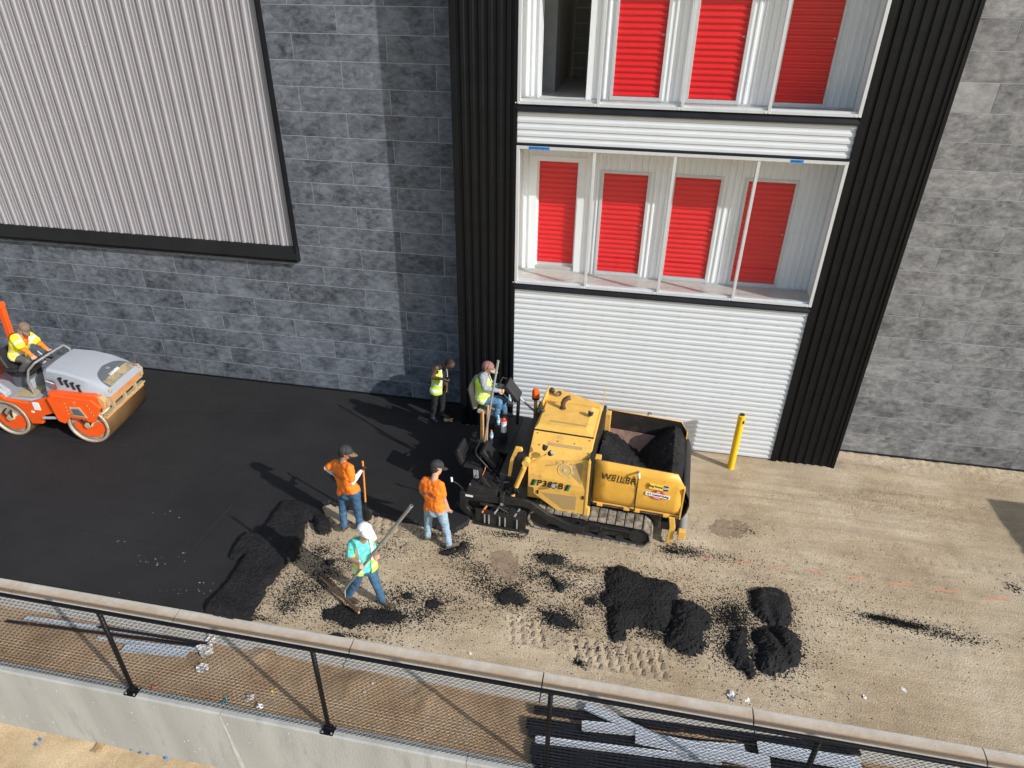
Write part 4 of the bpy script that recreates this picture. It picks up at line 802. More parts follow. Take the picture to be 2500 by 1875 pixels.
        for i, ln in enumerate((.062, .072, .068, .052)):
            o_ = sd*(.030-.02*i); b0 = Wr+d*.085+o_; 
            if hnd == 'grip': b1 = b0+d*.02+nn*.035; b2 = b1-d*.03+nn*.012
            else: b1 = b0+d*ln*.55+nn*.008; b2 = b1+d*ln*.4+nn*.02
            A(b0, b1, .0125, .011, hm_); A(b1, b2, .011, .0095, hm_)
        t0 = Wr+d*.03+sd*.03; A(t0, t0+sd*.028+d*.03+nn*.01, .014, .012, hm_); A(t0+sd*.028+d*.03+nn*.01, t0+sd*.03+d*.058+nn*.022, .012, .010, hm_)
        A(H, K, .094*g, .070, pants); A(K, An+(K-An).normalized()*.03, .070, .060, pants)
        td = (T-An); td = td.normalized() if td.length > 1e-3 else f
        A(An-td*.035-Vector((0, 0, .045)), T-Vector((0, 0, .0)), .044, .040, shoe); A(An+(K-An).normalized()*.03, An-Vector((0, 0, .02)), .05, .048, shoe)
    me = blob('body', pr, .0105, 5)
    keys = []
    for p in pr:
        if p[4] not in keys: keys.append(p[4])
    for k in keys: me.materials.append(M[k])
    C = face_centres(me); D = np.stack([seg_dist(C, *p[:4]) for p in pr], 1); idx = np.array([keys.index(p[4]) for p in pr])[D.argmin(1)]
    vw = np.zeros(len(me.vertices)); cl_ = {keys.index(k) for k in (shirt, pants, sleevecol) if k in keys}
    for p_, m_ in zip(me.polygons, idx):
        if m_ in cl_:
            for v_ in p_.vertices: vw[v_] = 1
    off = Vector((base.x*3, base.y*5, 1.7))
    nv = len(me.vertices); co3 = np.empty(nv*3); me.vertices.foreach_get('co', co3); co3 = co3.reshape(-1, 3); no3 = np.empty(nv*3); me.vertices.foreach_get('normal', no3); no3 = no3.reshape(-1, 3)
    dsp = np.zeros(nv)
    for i_ in np.nonzero(vw)[0]:
        q_ = Vector(co3[i_])+off; dsp[i_] = .011*(.45-abs(mnoise.noise(Vector((q_.x*11, q_.y*11, q_.z*15))))*1.6)+.004*mnoise.noise(q_*26)
    me.vertices.foreach_set('co', (co3+no3*dsp[:, None]).ravel())
    me.polygons.foreach_set('material_index', idx.astype(np.int32)); me.polygons.foreach_set('use_smooth', [True]*len(me.polygons))
    inst('body', me, root)
    # eyes
    for s_ in (-1, 1):
        MB().ball(hd+hf*.088+hr*s_*.034+hu*.012, .011, 8, sc=(1, 1, .7)).build('eye', 'ink', root, True)
    if cap:
        mb = MB(); n = 18; rows = []; sq = (1.0, 1.13)
        rt = Matrix((hr, hf, hu)).transposed()
        for i in range(7):
            th = math.pi/2*i/6; row = []
            for j in range(n+1):
                a = 2*math.pi*j/n; row.append(Vector(hd)+rt@Vector((math.cos(a)*math.cos(th)*.103*sq[0], math.sin(a)*math.cos(th)*.103*sq[1]-.008, .035+math.sin(th)*.092)))
            rows.append(row)
        mb.sheet(rows); mb.sheet([[r_ for r_ in rows[0]], [Vector(hd)+(p-Vector(hd))-hu*.025 for p in rows[0]]])
        co = mb.build('cap', cap if isinstance(cap, str) else cap[0], root, True, solid=.006)
        br = MB(); rows = []
        for k, rr in enumerate((.095, .14, .185)):
            rows.append([Vector(hd)+rt@Vector((math.sin(a)*(.097-.012*k), .03+math.cos(a)*rr*.98 if k else math.cos(a)*.105, .028-.014*k-.025*abs(math.sin(a))*k*.5)) for a in np.linspace(-1.25, 1.25, 11)])
        br.sheet(rows); br.build('brim', cap if isinstance(cap, str) else cap[1], co, True, solid=.006)
        MB().ball(Vector(hd)+rt@Vector((0, -.008, .129)), .010, 6).build('button', cap if isinstance(cap, str) else cap[0], co)
    if vest:
        e_ = .026; tp = [(p[0], p[1], p[2]+e_, p[3]+e_, p[4]) for p in pr[:torso_n]]
        if vest_open == 'sleeve':
            for s_ in 'LR': tp.append((tuple(V['s'+s_]), tuple(lp(V['s'+s_], V['e'+s_], .75)), .104, .096, shirt))
        vm = blob('vest', tp, .014, 4); C = face_centres(vm); axn = ax.normalized(); tt = ((C-np.array(hm))@np.array(axn))/ax.length
        rel = C-np.array(sm_); front = rel@np.array(f); side = rel@np.array(right)
        kill = (tt > (1.5 if vest_open == 'sleeve' else 1.12)) | (tt < -.02)
        nr = np.linalg.norm(C-np.array(nk), axis=1); kill |= nr < .095
        if vest_open != 'sleeve':
            for s_ in 'LR':
                a_, b_ = np.array(V['s'+s_]), np.array(V['e'+s_]); u_ = ((C-a_)@(b_-a_))/((b_-a_)@(b_-a_)); kill |= (u_ > .12) & (u_ < .5) & (np.linalg.norm(C-(a_+np.clip(u_, 0, 1)[:, None]*(b_-a_)), axis=1) < .078)
        kill |= (np.abs(side) < (.065 if vest_open is True else .012)*(1+.6*np.clip(tt, 0, 1))) & (front > .02) & (vest_open is True)
        kill |= (np.abs(side) < .10*np.clip((tt-.55)/.5, 0, 1)) & (front > .03)
        bm = bmesh.new(); bm.from_mesh(vm); bm.faces.ensure_lookup_table(); mi = np.zeros(len(C), int)
        mi[((tt > .16) & (tt < .26)) | ((tt > .42) & (tt < .52))] = 1
        st_ = np.abs(np.abs(side)-.115) < .026; mi[st_ & (tt > .52)] = 1
        if vest_open == 'sleeve':
            for s_ in 'LR':
                a, b = np.array(V['s'+s_]), np.array(V['e'+s_]); u = ((C-a)@(b-a))/((b-a)@(b-a)); far = np.linalg.norm(C-(a+np.clip(u, 0, 1)[:, None]*(b-a)), axis=1) < .115; mi[far & (u > .40) & (u < .62)] = 1
        for fc, m_ in zip(bm.faces, mi): fc.material_index = int(m_); fc.smooth = True
        bmesh.ops.delete(bm, geom=[fc for fc, k in zip(bm.faces, kill) if k], context='FACES'); bm.to_mesh(vm); bm.free(); vm.materials.append(M[vest]); vm.materials.append(M['reflect'])
        vo = inst('vest', vm, root); k = vo.modifiers.new('s', 'SOLIDIFY'); k.thickness = .006
    if logo:
        c = lp(sm_, hm, .26)-f*(.118*g+.016); pr_ = MB(); rn_ = random.Random(4); x_ = -.15
        while x_ < .14:
            w_ = rn_.uniform(.008, .02); pr_.box(x_, x_+w_, -.016, .016 if rn_.random() < .7 else .004, -.001, .001); x_ += w_+.007
        pr_.box(-.15, .15, -.030, -.024, -.001, .001)
        o = pr_.build('shirt_print', 'decalgrey', root); o['kind'] = 'stuff'; o.location = c; o.rotation_euler = frame_rot(right, ax).to_euler()
    return root, base
k4 = lambda u, v: (740+.2772*u, 1060+.2772*v)
w5 = lambda u, v: (1020+.13264*u, 860+.13264*v)
w6 = lambda u, v: (.12055*u, 730+.12055*v)
def joints(fn, y0, d):
    return {k: ony(*fn(t_[0], t_[1]), y0+t_[2]) for k, t_ in d.items()}
def foot(fn, u, v, z): return onz(*fn(u, v), z)
def toes(J, dirs, z):
    for s_, d in zip('LR', dirs):
        t_ = J['a'+s_]+Vector(d).normalized()*.16; t_.z = z+.04; J['t'+s_] = t_
# --- man with shovel, seen from behind
aL = foot(k4, 362, 815, .15); aR = foot(k4, 497, 800, .12); y0 = (aL.y+aR.y)/2
J = joints(k4, y0, dict(head=(372, 160, .05), neck=(352, 228, .02), sL=(285, 258, .12), sR=(408, 296, -.10), eL=(205, 298, .10), wL=(290, 365, .28), eR=(436, 425, -.10), wR=(508, 325, .12), hL=(350, 520, .07), hR=(455, 505, -.06), kL=(352, 672, .08), kR=(480, 655, .02)))
J['aL'], J['aR'] = aL, aR; toes(J, ((.3, .9, 0), (.8, .5, 0)), .06)
shov, sbase = person(J, (.55, .83, 0), 'skin3', 'shirto', 'jeans', 'boot', 'man in orange shirt with white sleeves leaning on an orange-handled shovel', cap=('capgrey', 'capcamo'), hair='hairb', sleevecol='whitecl', hands=('rest', 'grip'), glove='blackcl', logo=True, brimdir=(.9, .25, -.25), girth=1.02)
hR = J['wR']+(J['wR']-J['eR']).normalized()*.07
sp = empty('shovel', (0, 0, 0), 0, 'long-handled shovel with orange shaft held by the man with white sleeves', 'shovel')
bt = onz(*k4(560, 762), .02); top = ony(*k4(524, 240), hR.y+.02); top = hR+(top-hR)*1.
sp.location = bt; ax = (top-bt); md = bt+ax*.34
MB().tube([md-bt, ax], .019, 10).build('shaft', 'orangeh', sp, True); MB().tube([ax*.12, md-bt+ax*.04], .017, 8).build('socket', 'darksteel', sp, True)
bl = MB(); rt = frame_rot(ax.cross(Vector((0, 1, 0))), ax)
bl.sheet([[rt@Vector((x, z, .02*abs(x)*8-.01)) for x in (-.11*w, -.05*w, 0, .05*w, .11*w)] for z, w in ((0, .25), (.05, .75), (.12, 1), (.28, 1), (.30, .5))]); bl.build('blade', 'darksteel', sp, True, solid=.004)
# --- man in pale jeans
aL = foot(k4, 1098, 895, .11); aR = foot(k4, 1285, 968, .11); y0 = (aL.y+aR.y)/2
J = joints(k4, y0, dict(head=(1180, 292, .12), neck=(1160, 375, .04), sL=(1075, 412, .06), sR=(1208, 448, -.04), eL=(1045, 500, .16), wL=(1085, 560, .30), eR=(1238, 568, -.02), wR=(1276, 655, .06), hL=(1115, 652, .06), hR=(1212, 668, -.03), kL=(1100, 770, .12), kR=(1252, 800, .0)))
J['aL'], J['aR'] = aL, aR; toes(J, ((.8, .6, 0), (.75, .65, 0)), .0)
person(J, (.30, .95, 0), 'skin1', 'shirto', 'jeansl', 'bootg', 'man in orange T-shirt and pale jeans standing behind the paver screed', cap='capgrey', hair='hairb', logo=True, brimdir=(.65, .5, -.35), girth=1.04)
# --- raker
aR = foot(k4, 395, 1420, .11); aL = foot(k4, 700, 1462, .11); y0 = (aL.y+aR.y)/2
J = joints(k4, y0, dict(head=(545, 850, -.16), neck=(535, 918, -.08), sR=(438, 965, -.16), sL=(580, 948, .06), eR=(405, 1085, -.22), wR=(488, 1140, -.36), eL=(618, 1025, .02), wL=(632, 1062, -.10), hR=(500, 1195, -.08), hL=(592, 1175, .04), kR=(470, 1305, -.05), kL=(640, 1310, .0)))
J['aL'], J['aR'] = aL, aR; toes(J, ((.95, -.2, 0), (.95, -.25, 0)), .0)
person(J, (.72, -.69, 0), 'skin1', 'teal', 'jeans', 'boot', 'walking man in teal shirt, open lime vest and white cap carrying a lute rake', cap=('capwhite', 'capwhite'), hair='hairbr', vest='hivis', vest_open=True, hands=('grip', 'grip'), brimdir=(.85, -.3, -.35), girth=.98)
wr = J['wR']+(J['wR']-J['eR']).normalized()*.075
lo = ony(*k4(345, 1385), wr.y+.10); hi = ony(*k4(958, 632), wr.y-.0)
lo = onz(*k4(345, 1390), .16); 
tgt = wr; hi = ony(*k4(955, 630), wr.y+(wr.y-lo.y)*.9)
lute = empty('lute_rake', lo, 0, 'asphalt lute with grey pole and wooden head carried by the raker', 'rake')
MB().tube([(0, 0, 0), hi-lo], .022, 12).build('pole', 'galv', lute, True)
MB().tube([hi-lo, (hi-lo)*1.003], [.015, .015], 10).build('pole_bore', 'ink', lute)
e0 = onz(*k4(155, 1240), .18); e1 = onz(*k4(492, 1560), .14); hd_ = (e1-e0).normalized(); rt = frame_rot(hd_, (0, 0, 1)); Lh = (e1-e0).length; mid = (e0+e1)/2-lo
MB().box(-Lh/2, Lh/2, -.055, -.015, -.015, .015, rot=rt, at=mid).build('head_board', 'woodh', lute, bevel=.004); MB().box(-Lh/2, Lh/2, .0, .022, -.02, .02, rot=rt, at=mid).build('head_bar', 'rustpipe', lute, bevel=.003)
MB().tube([(0, 0, 0), mid], .02, 8).build('socket', 'galv', lute)
for s_ in (-1, 1): MB().tube([(hi-lo)*.05, mid+rt@Vector((s_*.16, 0, 0))], .008, 6).build('brace', 'steel', lute)
# --- man bending by the wall
aR = foot(w5, 268, 1175, .16); aL = foot(w5, 440, 1110, .16); y0 = (aR.y+aL.y)/2
J = joints(w5, y0, dict(head=(590, 225, -.08), neck=(470, 262, -.04), sR=(345, 290, -.14), sL=(480, 320, .16), eR=(262, 465, -.22), wR=(455, 492, -.28), eL=(520, 500, .14), wL=(530, 630, .0), hR=(315, 735, -.10), hL=(440, 720, .10), kR=(310, 930, -.10), kL=(450, 920, .12)))
J['aL'], J['aR'] = aL, aR; toes(J, ((.9, -.3, 0), (.75, -.6, 0)), .06)
person(J, (.97, -.25, 0), 'skin2', 'blackcl', 'blackcl', 'shoe', 'bare-armed man in black clothes and lime vest bending over by the wall corner', sleeve='none', hair='hairb', vest='hivis', vest_open=True, brimdir=(.8, -.2, -.6), girth=.98)
ph = J['wR']+(J['wR']-J['eR']).normalized()*.11; tag(MB().box(-.038, .038, -.006, .006, -.07, .07).build('phone', 'ink', None, loc=ph, bevel=.004), 'small dark phone held by the man bending by the wall', 'phone')
# rag on the ground
p = onz(*w5(560, 1245), .075); r_ = MB(); pts = []
rnd = random.Random(5)
for i in range(5): pts.append([((i-2)*.05+rnd.uniform(-.02, .02), (j-2)*.035+rnd.uniform(-.015, .015), rnd.uniform(0, .05)) for j in range(5)])
r_.sheet(pts); tag(r_.build('crumpled_bag', 'cardb', None, True, solid=.003, loc=(p.x, p.y, .068)), 'crumpled tan paper bag on the asphalt at the bending man\'s feet', 'paper bag')
# --- paver operator
y0 = 10.53
J = joints(w5, y0, dict(head=(1290, 288, .0), neck=(1245, 398, -.0), sR=(1190, 455, -.18), sL=(1235, 435, .18), eR=(1235, 665, -.26), wR=(1475, 705, -.16), eL=(1380, 610, .24), wL=(1600, 625, .20), hR=(1190, 865, -.11), hL=(1215, 850, .11), kR=(1500, 925, -.16), kL=(1560, 880, .14), aR=(1445, 1165, -.16), aL=(1600, 1100, .16)))
J['tR'] = J['aR']+Vector((.13, -.03, -.10)); J['tL'] = J['aL']+Vector((.14, .02, -.08))
person(J, (1, .05, 0), 'skin1', 'greycl', 'jeansm', 'shoe', 'seated paver operator in grey hoodie, lime vest and pinkish cap', sleeve='long', cap=('cappink', 'beige'), hair='hairbr', vest='hivis', hands=('grip', 'grip'), brimdir=(.95, -.1, -.15), girth=1.12)
# --- roller operator
y0 = 10.30
J = joints(w6, y0, dict(head=(478, 590, .0), neck=(415, 690, .0), sR=(310, 800, -.18), sL=(560, 740, .20), eR=(440, 985, -.24), wR=(630, 1130, -.16), eL=(770, 870, .24), wL=(945, 1010, .16), hR=(310, 1170, -.11), hL=(370, 1150, .11), kR=(560, 1260, -.16), kL=(640, 1230, .16), aR=(430, 1440, -.16), aL=(560, 1440, .16)))
J['tR'] = J['aR']+Vector((.15, -.02, -.06)); J['tL'] = J['aL']+Vector((.15, .02, -.06))
person(J, (.97, -.18, 0), 'skin1', 'shirto', 'greypants', 'boot', 'bearded roller operator in yellow safety shirt and tan cap', sleeve='long', cap='captan', beard='beard', vest='hivisy', vest_open='sleeve', hands=('grip', 'grip'), brimdir=(.95, -.3, -.3), girth=1.14)
# =================================================================== PAVER
pv = empty('asphalt_paver', (-0.2, 10.0, 0), R_(-3.5), 'yellow and black tracked asphalt paver with a loaded hopper', 'paver')
def rs(mb, name, mats, parent=pv, **k): return mb.build(name, mats, parent, **k)
def track(yc, parent):
    L0, L1, Rr = -.80, .93, .215; w = .34; zc = .225
    fr_ = rs(MB().box(L0, L1, yc-.11, yc+.11, .10, .34), 'track_frame', 'darksteel', parent, bevel=.02)
    for x, r in ((L0, .175), (L1, .165), (-.4, .07), (-.05, .07), (.3, .07), (.62, .07)):
        z = zc if r > .1 else .10
        MB().tube([(x, yc-.13, z), (x, yc+.13, z)], r, 20).build('track_wheel', 'darksteel', fr_, True)
    pth = []; n = 31; per = 2*(L1-L0)+2*math.pi*Rr
    pad = MB(); pad.box(-.068, .068, -w/2, w/2, -.02, .018); pad.box(-.05, .05, -w/2+.02, w/2-.02, .018, .024); pme = pad.mesh('track_pad', 'trackpad')
    for i in range(n):
        s_ = per*i/n; L = L1-L0
        if s_ < L: p = (L0+s_, zc+Rr); a = 0
        elif s_ < L+math.pi*Rr: t_ = (s_-L)/Rr; p = (L1+math.sin(t_)*Rr, zc+math.cos(t_)*Rr); a = t_
        elif s_ < 2*L+math.pi*Rr: p = (L1-(s_-L-math.pi*Rr), zc-Rr); a = math.pi
        else: t_ = (s_-2*L-math.pi*Rr)/Rr; p = (L0-math.sin(t_)*Rr, zc-math.cos(t_)*Rr); a = math.pi+t_
        inst('track_pad', pme, fr_, (p[0], yc, p[1]), (0, a, 0))
    bl_ = MB(); pts = []
    for k in range(60):
        s_ = per*k/60; L = L1-L0; R2 = Rr-.03
        if s_ < L: pts.append((L0+s_, zc+R2))
        elif s_ < L+math.pi*Rr: t_ = (s_-L)/Rr; pts.append((L1+math.sin(t_)*R2, zc+math.cos(t_)*R2))
        elif s_ < 2*L+math.pi*Rr: pts.append((L1-(s_-L-math.pi*Rr), zc-R2))
        else: t_ = (s_-2*L-math.pi*Rr)/Rr; pts.append((L0-math.sin(t_)*R2, zc-math.cos(t_)*R2))
    pts.append(pts[0]); bl_.sheet([[(x, yc-w/2+.03, z) for x, z in pts], [(x, yc+w/2-.03, z) for x, z in pts]]); bl_.build('track_belt', 'rubber', fr_, True, solid=.02)
    sg = 1 if yc > 0 else -1
    MB().tube([(.28, yc+sg*.17, .26), (.28, yc+sg*.18, .33), (.85, yc+sg*.18, .33), (.85, yc+sg*.17, .22)], .018, 6).build('step_bar', 'darksteel', fr_)
for yc in (-.92, .92): track(yc, pv)
rs(MB().box(-1.0, 1.25, -.72, .72, .22, .62), 'chassis', 'darksteel', bevel=.02)
# ---- hopper
def wing(sg, name):
    prof = [(.80, .66), (.845, .70), (.875, .80), (.885, .95), (.875, 1.15), (.845, 1.38), (.82, 1.55)]
    xs = [.07, .3, .6, .9, 1.2, 1.44, 1.57]; rows = []
    for i, x in enumerate(xs):
        k = 0 if i < 6 else 1
        dz = -.05*(x-.07)/1.5
        rows.append([(x, sg*y, (min(z, 1.33) if k else z)+dz*(z-.66)/.9) for y, z in prof])
    w = rs(MB().sheet(rows), name, 'yellowworn', smooth=True, solid=.022, ang=60)
    rows2 = [[(x, y-sg*.016, z) for x, y, z in r] for r in rows]
    MB().sheet(rows2).build('wing_liner', 'rust' if sg < 0 else 'blackliner', w, True)  # near-black liner on the far wing, rust-brown on the near one
    MB().box(.08, 1.58, sg*.80-.04, sg*.80+.04, .625, .655).build('wing_flange', 'yellow', w, bevel=.004)
    MB().box(1.565, 1.59, min(sg*.79, sg*.90), max(sg*.79, sg*.90), .62, 1.27).build('wing_end_plate', 'yellow', w, bevel=.003)
    for x in (.15, .62, .80, 1.30): MB().box(x, x+.10, sg*.83-.035, sg*.83+.035, .585, .63).build('hinge_bracket', 'yellow', w, bevel=.004)
    return w
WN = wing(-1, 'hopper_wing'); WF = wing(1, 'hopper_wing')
MB().tube([(.80, -.89, 1.40), (.80, -.895, 1.1), (.80, -.9, .8), (.81, -.86, .62), (.86, -.84, .56)], .010, 6).build('hopper_hose', 'decalblack', WN); MB().tube([(.80, -.84, 1.45), (.80, -.93, 1.47), (.81, -.97, 1.42)], .022, 8).build('hose_valve', 'steel', WN, True)
MB().tube([(.82, .86, 1.50), (.82, .88, 1.56), (.88, .88, 1.55)], .02, 8).build('hose_valve', 'rust', WF, True)
rs(MB().box(.06, 1.55, -.80, .80, .55, .58), 'hopper_floor', 'rust')
rs(MB().add([(.08, .845, 1.12), (1.54, .845, 1.07), (1.54, .10, .60), (.08, .10, .60)], [(0, 1, 2, 3)]), 'hopper_slope', 'rust', solid=.01)
rs(MB().box(.055, .075, -.80, .80, .58, 1.20), 'hopper_back_wall', 'rust')
for y in (.64, -.80): rs(MB().box(.04, .14, y, y+.16, .6, 1.54), 'hopper_post', 'yellow', bevel=.006)
rs(MB().box(-.02, .035, -.95, .86, .45, 1.60), 'bulkhead', 'darksteel')
fl = MB(); pr_ = [(1.56, 1.15), (1.62, 1.12), (1.68, 1.0), (1.70, .86), (1.68, .70), (1.62, .56)]
fl.sheet([[(x, y, z) for x, z in pr_] for y in np.linspace(-.78, .84, 8)]); rs(fl, 'front_rubber_apron', 'rubber', smooth=True, solid=.018)
rs(MB().box(1.45, 1.56, -.78, .80, .45, .60), 'front_beam', 'darksteel', bevel=.01)
# push roller and its arms
rs(MB().tube([(1.66, -.84, .30), (1.66, .84, .30)], .085, 18), 'push_roller', 'steel', smooth=True)
for y in (-.90, .90):
    a = rs(MB().box(1.60, 1.72, y-.05, y+.05, .22, .40), 'roller_bracket', 'yellow', bevel=.01)
for y in (-.82, .82): rs(MB().prism([(1.40, .62), (1.50, .62), (1.54, .4), (1.52, .06), (1.42, .05), (1.44, .4)], y-.07, y-.03), 'front_arm', 'yellow', bevel=.008)
rs(MB().box(1.30, 1.62, -.75, .75, .22, .36), 'roller_beam', 'darksteel')
# asphalt in the hopper (a load of its own)
ld = empty('asphalt_load', pv.matrix_basis@Vector((.85, 0, .58)), R_(-3.5), 'black asphalt mix heaped in the paver hopper', 'asphalt')
xs = np.arange(.085, 1.66, .022); ys = np.arange(-.80, .80, .022); X, Y = np.meshgrid(xs, ys)
A1 = 1.56-.52*np.clip(X-.12, 0, 9)-.40*np.clip(Y+.35, 0, 9)-.25*np.clip(-.55-Y, 0, 1)
A2 = 1.50-1.05*np.abs(X-1.34)**1.1-.20*np.clip(Y-.45, 0, 9)-.12*np.clip(.35-Y, 0, 2)
A2 = np.where(X > 1.45, A2-.9*np.clip(X-1.45, 0, 1), A2)
Hh = np.maximum(np.maximum(A1, A2), .62)+fbm(X*7, Y*7, 3)*.10+fbm(X*22, Y*22, 2)*.05+(np.random.rand(*X.shape)-.5)*.022
Hh = np.minimum(Hh, np.where(Y < -.6, 1.46, 1.52)); Hh = np.minimum(Hh, np.where(X > 1.58, 1.10-2.2*(X-1.58), 9))
edge_ = np.clip((.815+.02-np.abs(Y))/.04, 0, 1)
v = np.stack([(X-.85).ravel(), Y.ravel(), (Hh-.58).ravel()], 1); nx = len(xs); i = (np.arange(len(ys)-1)[:, None]*nx+np.arange(nx-1)[None]).ravel()
me = bpy.data.meshes.new('asphalt_heap'); me.from_pydata(v.tolist(), [], np.stack([i, i+1, i+nx+1, i+nx], 1).tolist()); me.materials.append(M['loose']); inst('asphalt_heap', me, ld)
# ---- hood and side panels
hood = rs(MB().prism([(.78, .55), (.78, 1.62), (.68, 1.70), (-.47, 1.72), (-.86, 1.47), (-.90, 1.40), (-.90, .55)], -1.10, -.03, 'x'), 'engine_hood', 'yellow', bevel=.012)
MB().prism([(-1.16, .62), (-1.14, .98), (-.86, .98), (-.06, .66), (-.06, .55), (-1.1, .55)], 1.705, 1.735, 'z').build('far_hood_plate', 'yellow', hood, bevel=.005)
MB().add([(-1.08, .48, 1.735), (-.07, .48, 1.735), (-.07, -.46, 1.735), (-1.10, -.46, 1.735), (-1.05, .44, 1.785), (-.20, .44, 1.785), (-.20, -.30, 1.785), (-1.05, -.36, 1.785)], [(4, 5, 6, 7), (0, 1, 5, 4), (1, 2, 6, 5), (2, 3, 7, 6), (3, 0, 4, 7)]).build('service_lid', 'yellow', hood, bevel=.006)
MB().box(-1.10, -.04, -.475, -.462, 1.70, 1.742).build('lid_seam', 'decalblack', hood)
MB().box(-.86, -.22, -.24, -.19, 1.784, 1.788).build('vent_slot', 'meshtan', hood)
sl_ = frame_rot((1, 0, 0), Vector((0, -.39, -.25)))
nrm = Vector((0, -.25, .39)).normalized()
for c_, hw, hh in ((( -.50, -.655, 1.60), .30, .028),):
    MB().box(-hw, hw, -hh, hh, -.004, .006, rot=sl_, at=Vector(c_)+nrm*.004).build('vent_slot', 'meshtan', hood)
bolts = MB()
for x, y, z in ((-1.02, -.52, 1.70), (-.95, -.7, 1.585), (-.65, -.60, 1.645), (-.35, -.60, 1.645), (-.10, -.52, 1.70), (-.09, -.72, 1.57), (-.08, -.80, 1.52)): bolts.ball((x, y, z), .011, 6)
bolts.build('hood_bolts', 'decalblack', hood)['kind'] = 'stuff'
# side shroud with fan screen: leans out below the hood
def sidepoly(pts, name, mat, th=.02, parent=hood):
    mb = MB(); n = len(pts); a = [Vector(p) for p in pts]; b_ = [p+Vector((0, th, 0)) for p in a]
    mb.add(a+b_, [tuple(range(n)), tuple(range(2*n-1, n-1, -1))]+[(i, n+i, n+(i+1) % n, (i+1) % n) for i in range(n)]); return mb.build(name, mat, parent, bevel=.004)
sidepoly([(-1.09, -.905, 1.36), (-.30, -.905, 1.50), (-.05, -.905, 1.56), (-.04, -1.0, 1.04), (-.06, -1.0, 1.04), (-1.07, -1.0, 1.17)], 'fan_shroud', 'yellow')
sidepoly([(-1.07, -1.0, 1.165), (-.04, -1.0, 1.04), (-.04, -1.012, .96), (-.96, -1.012, .87), (-1.06, -1.012, .88)], 'name_panel', 'yellow')
sidepoly([(-.97, -1.008, .868), (-.04, -1.008, .955), (-.02, -1.008, .40), (-.42, -1.008, .37), (-.96, -1.008, .74)], 'lower_panel', 'yellow')
sidepoly([(-.84, -1.012, .80), (-.20, -1.012, .83), (-.20, -1.012, .52), (-.42, -1.012, .50)], 'lower_screen', 'meshtan', .006)
def onsh(x, z): return Vector((x, -.908-(1.5-z)*.19-.006, z))
sidepoly([onsh(-.78, 1.36), onsh(-.14, 1.485), onsh(-.14, 1.09), onsh(-.20, 1.075), onsh(-.80, 1.18)], 'fan_screen', 'meshtan', .004)
nr_ = Vector((0, -.98, .19)).normalized(); fc = onsh(-.44, 1.32)+nr_*.004
MB().torus(fc, .115, .010, nr_, 24, 6).build('fan_ring', 'yellow', hood, True); MB().tube([fc-nr_*.003, fc+nr_*.003], .112, 24).build('fan_hub', 'fan', hood); MB().tube([fc+nr_*.002, fc+nr_*.012], .03, 10).build('fan_nut', 'yellow', hood)
for k in range(7):
    a = k*.9+.4; q = frame_rot((1, 0, 0), nr_.cross(Vector((1, 0, 0)))); d0 = q@Vector((math.cos(a), math.sin(a), 0)); d1 = q@Vector((math.cos(a+.5), math.sin(a+.5), 0)); p0, p1, p2, p3 = fc+d0*.125, fc+d0*.185, fc+d1*.185, fc+d1*.125
    MB().add([p0-nr_*.001, p1-nr_*.001, p2-nr_*.001, p3-nr_*.001], [(0, 1, 2, 3)]).build('fan_blade', 'fan', hood)
MB().box(-.045, -.005, -1.02, -.90, .42, 1.60).build('corner_strip', 'yellow', hood, bevel=.005)
MB().tube([(.01, -.98, .18), (.01, -.98, .62)], .04, 12).build('lift_cylinder', 'yellow', hood, True)
MB().box(-.10, .06, -1.10, -.9, .12, .30).build('guide_bracket', 'darksteel', hood)
for x, z in ((-.90, .76), (-.10, .80)): MB().box(x, x+.03, -1.022, -1.01, z, z+.07).build('panel_latch', 'decalblack', hood)
# writing
RT = frame_rot((1, 0, 0), (0, 0, 1)).to_euler(); RP = frame_rot((1, 0, -.125), (.125, 0, 1)).to_euler()
def deco(me, loc, parent=hood, rot=RT): o = inst('lettering', me, parent, loc, rot); return o
deco(text_mesh('P385B', .185, 'decalblack', shear=.2, bold=.002, sx=.9, gap=1.12), (-.68, -1.0145, .995), rot=RT)
for x in (-.985, -.385):
    for dx, k in ((-.02, 'decalblack'), (.018, 'decalgreen')):
        MB().add([(x+dx-.016, -1.0150, .925), (x+dx+.018, -1.0150, .925), (x+dx+.062, -1.0150, 1.06), (x+dx+.028, -1.0150, 1.06)], [(0, 1, 2, 3)]).build('name_stripe', k, hood, solid=.002)
deco(text_mesh('WEILER', .175, 'decalblack', shear=.15, bold=.002, sx=.92, gap=1.15), (.47, -.898, 1.27), WN, frame_rot((1, 0, -.03), (0, .13, 1)).to_euler())
lab = rs(MB().box(-.16, .16, -.06, .06, 0, .002), 'dealer_label', 'decalyel', WN); RL = frame_rot((1, 0, -.05), (0, .10, 1)); lab.location = (1.16, -.900, 1.24); lab.rotation_euler = RL.to_euler()
inst('lettering', text_mesh('Ring Power', .05, 'decalblack', shear=.1, bold=.0012), lab, (-.055, 0, .0035))
MB().box(.075, .155, -.05, .05, .002, .004).build('logo_block', 'decalblue', lab); inst('lettering', text_mesh('CAT', .045, 'decalwhite', bold=.002), lab, (.115, 0, .006))
dia = MB().add([(-.17, 0, 0), (-.05, -.085, 0), (.05, -.085, 0), (.17, 0, 0), (.05, .085, 0), (-.05, .085, 0)], [(0, 1, 2, 3, 4, 5)]).build('company_label', 'decalred', WN, solid=.002); dia.location = (1.16, -.905, 1.07); dia.rotation_euler = RL.to_euler()
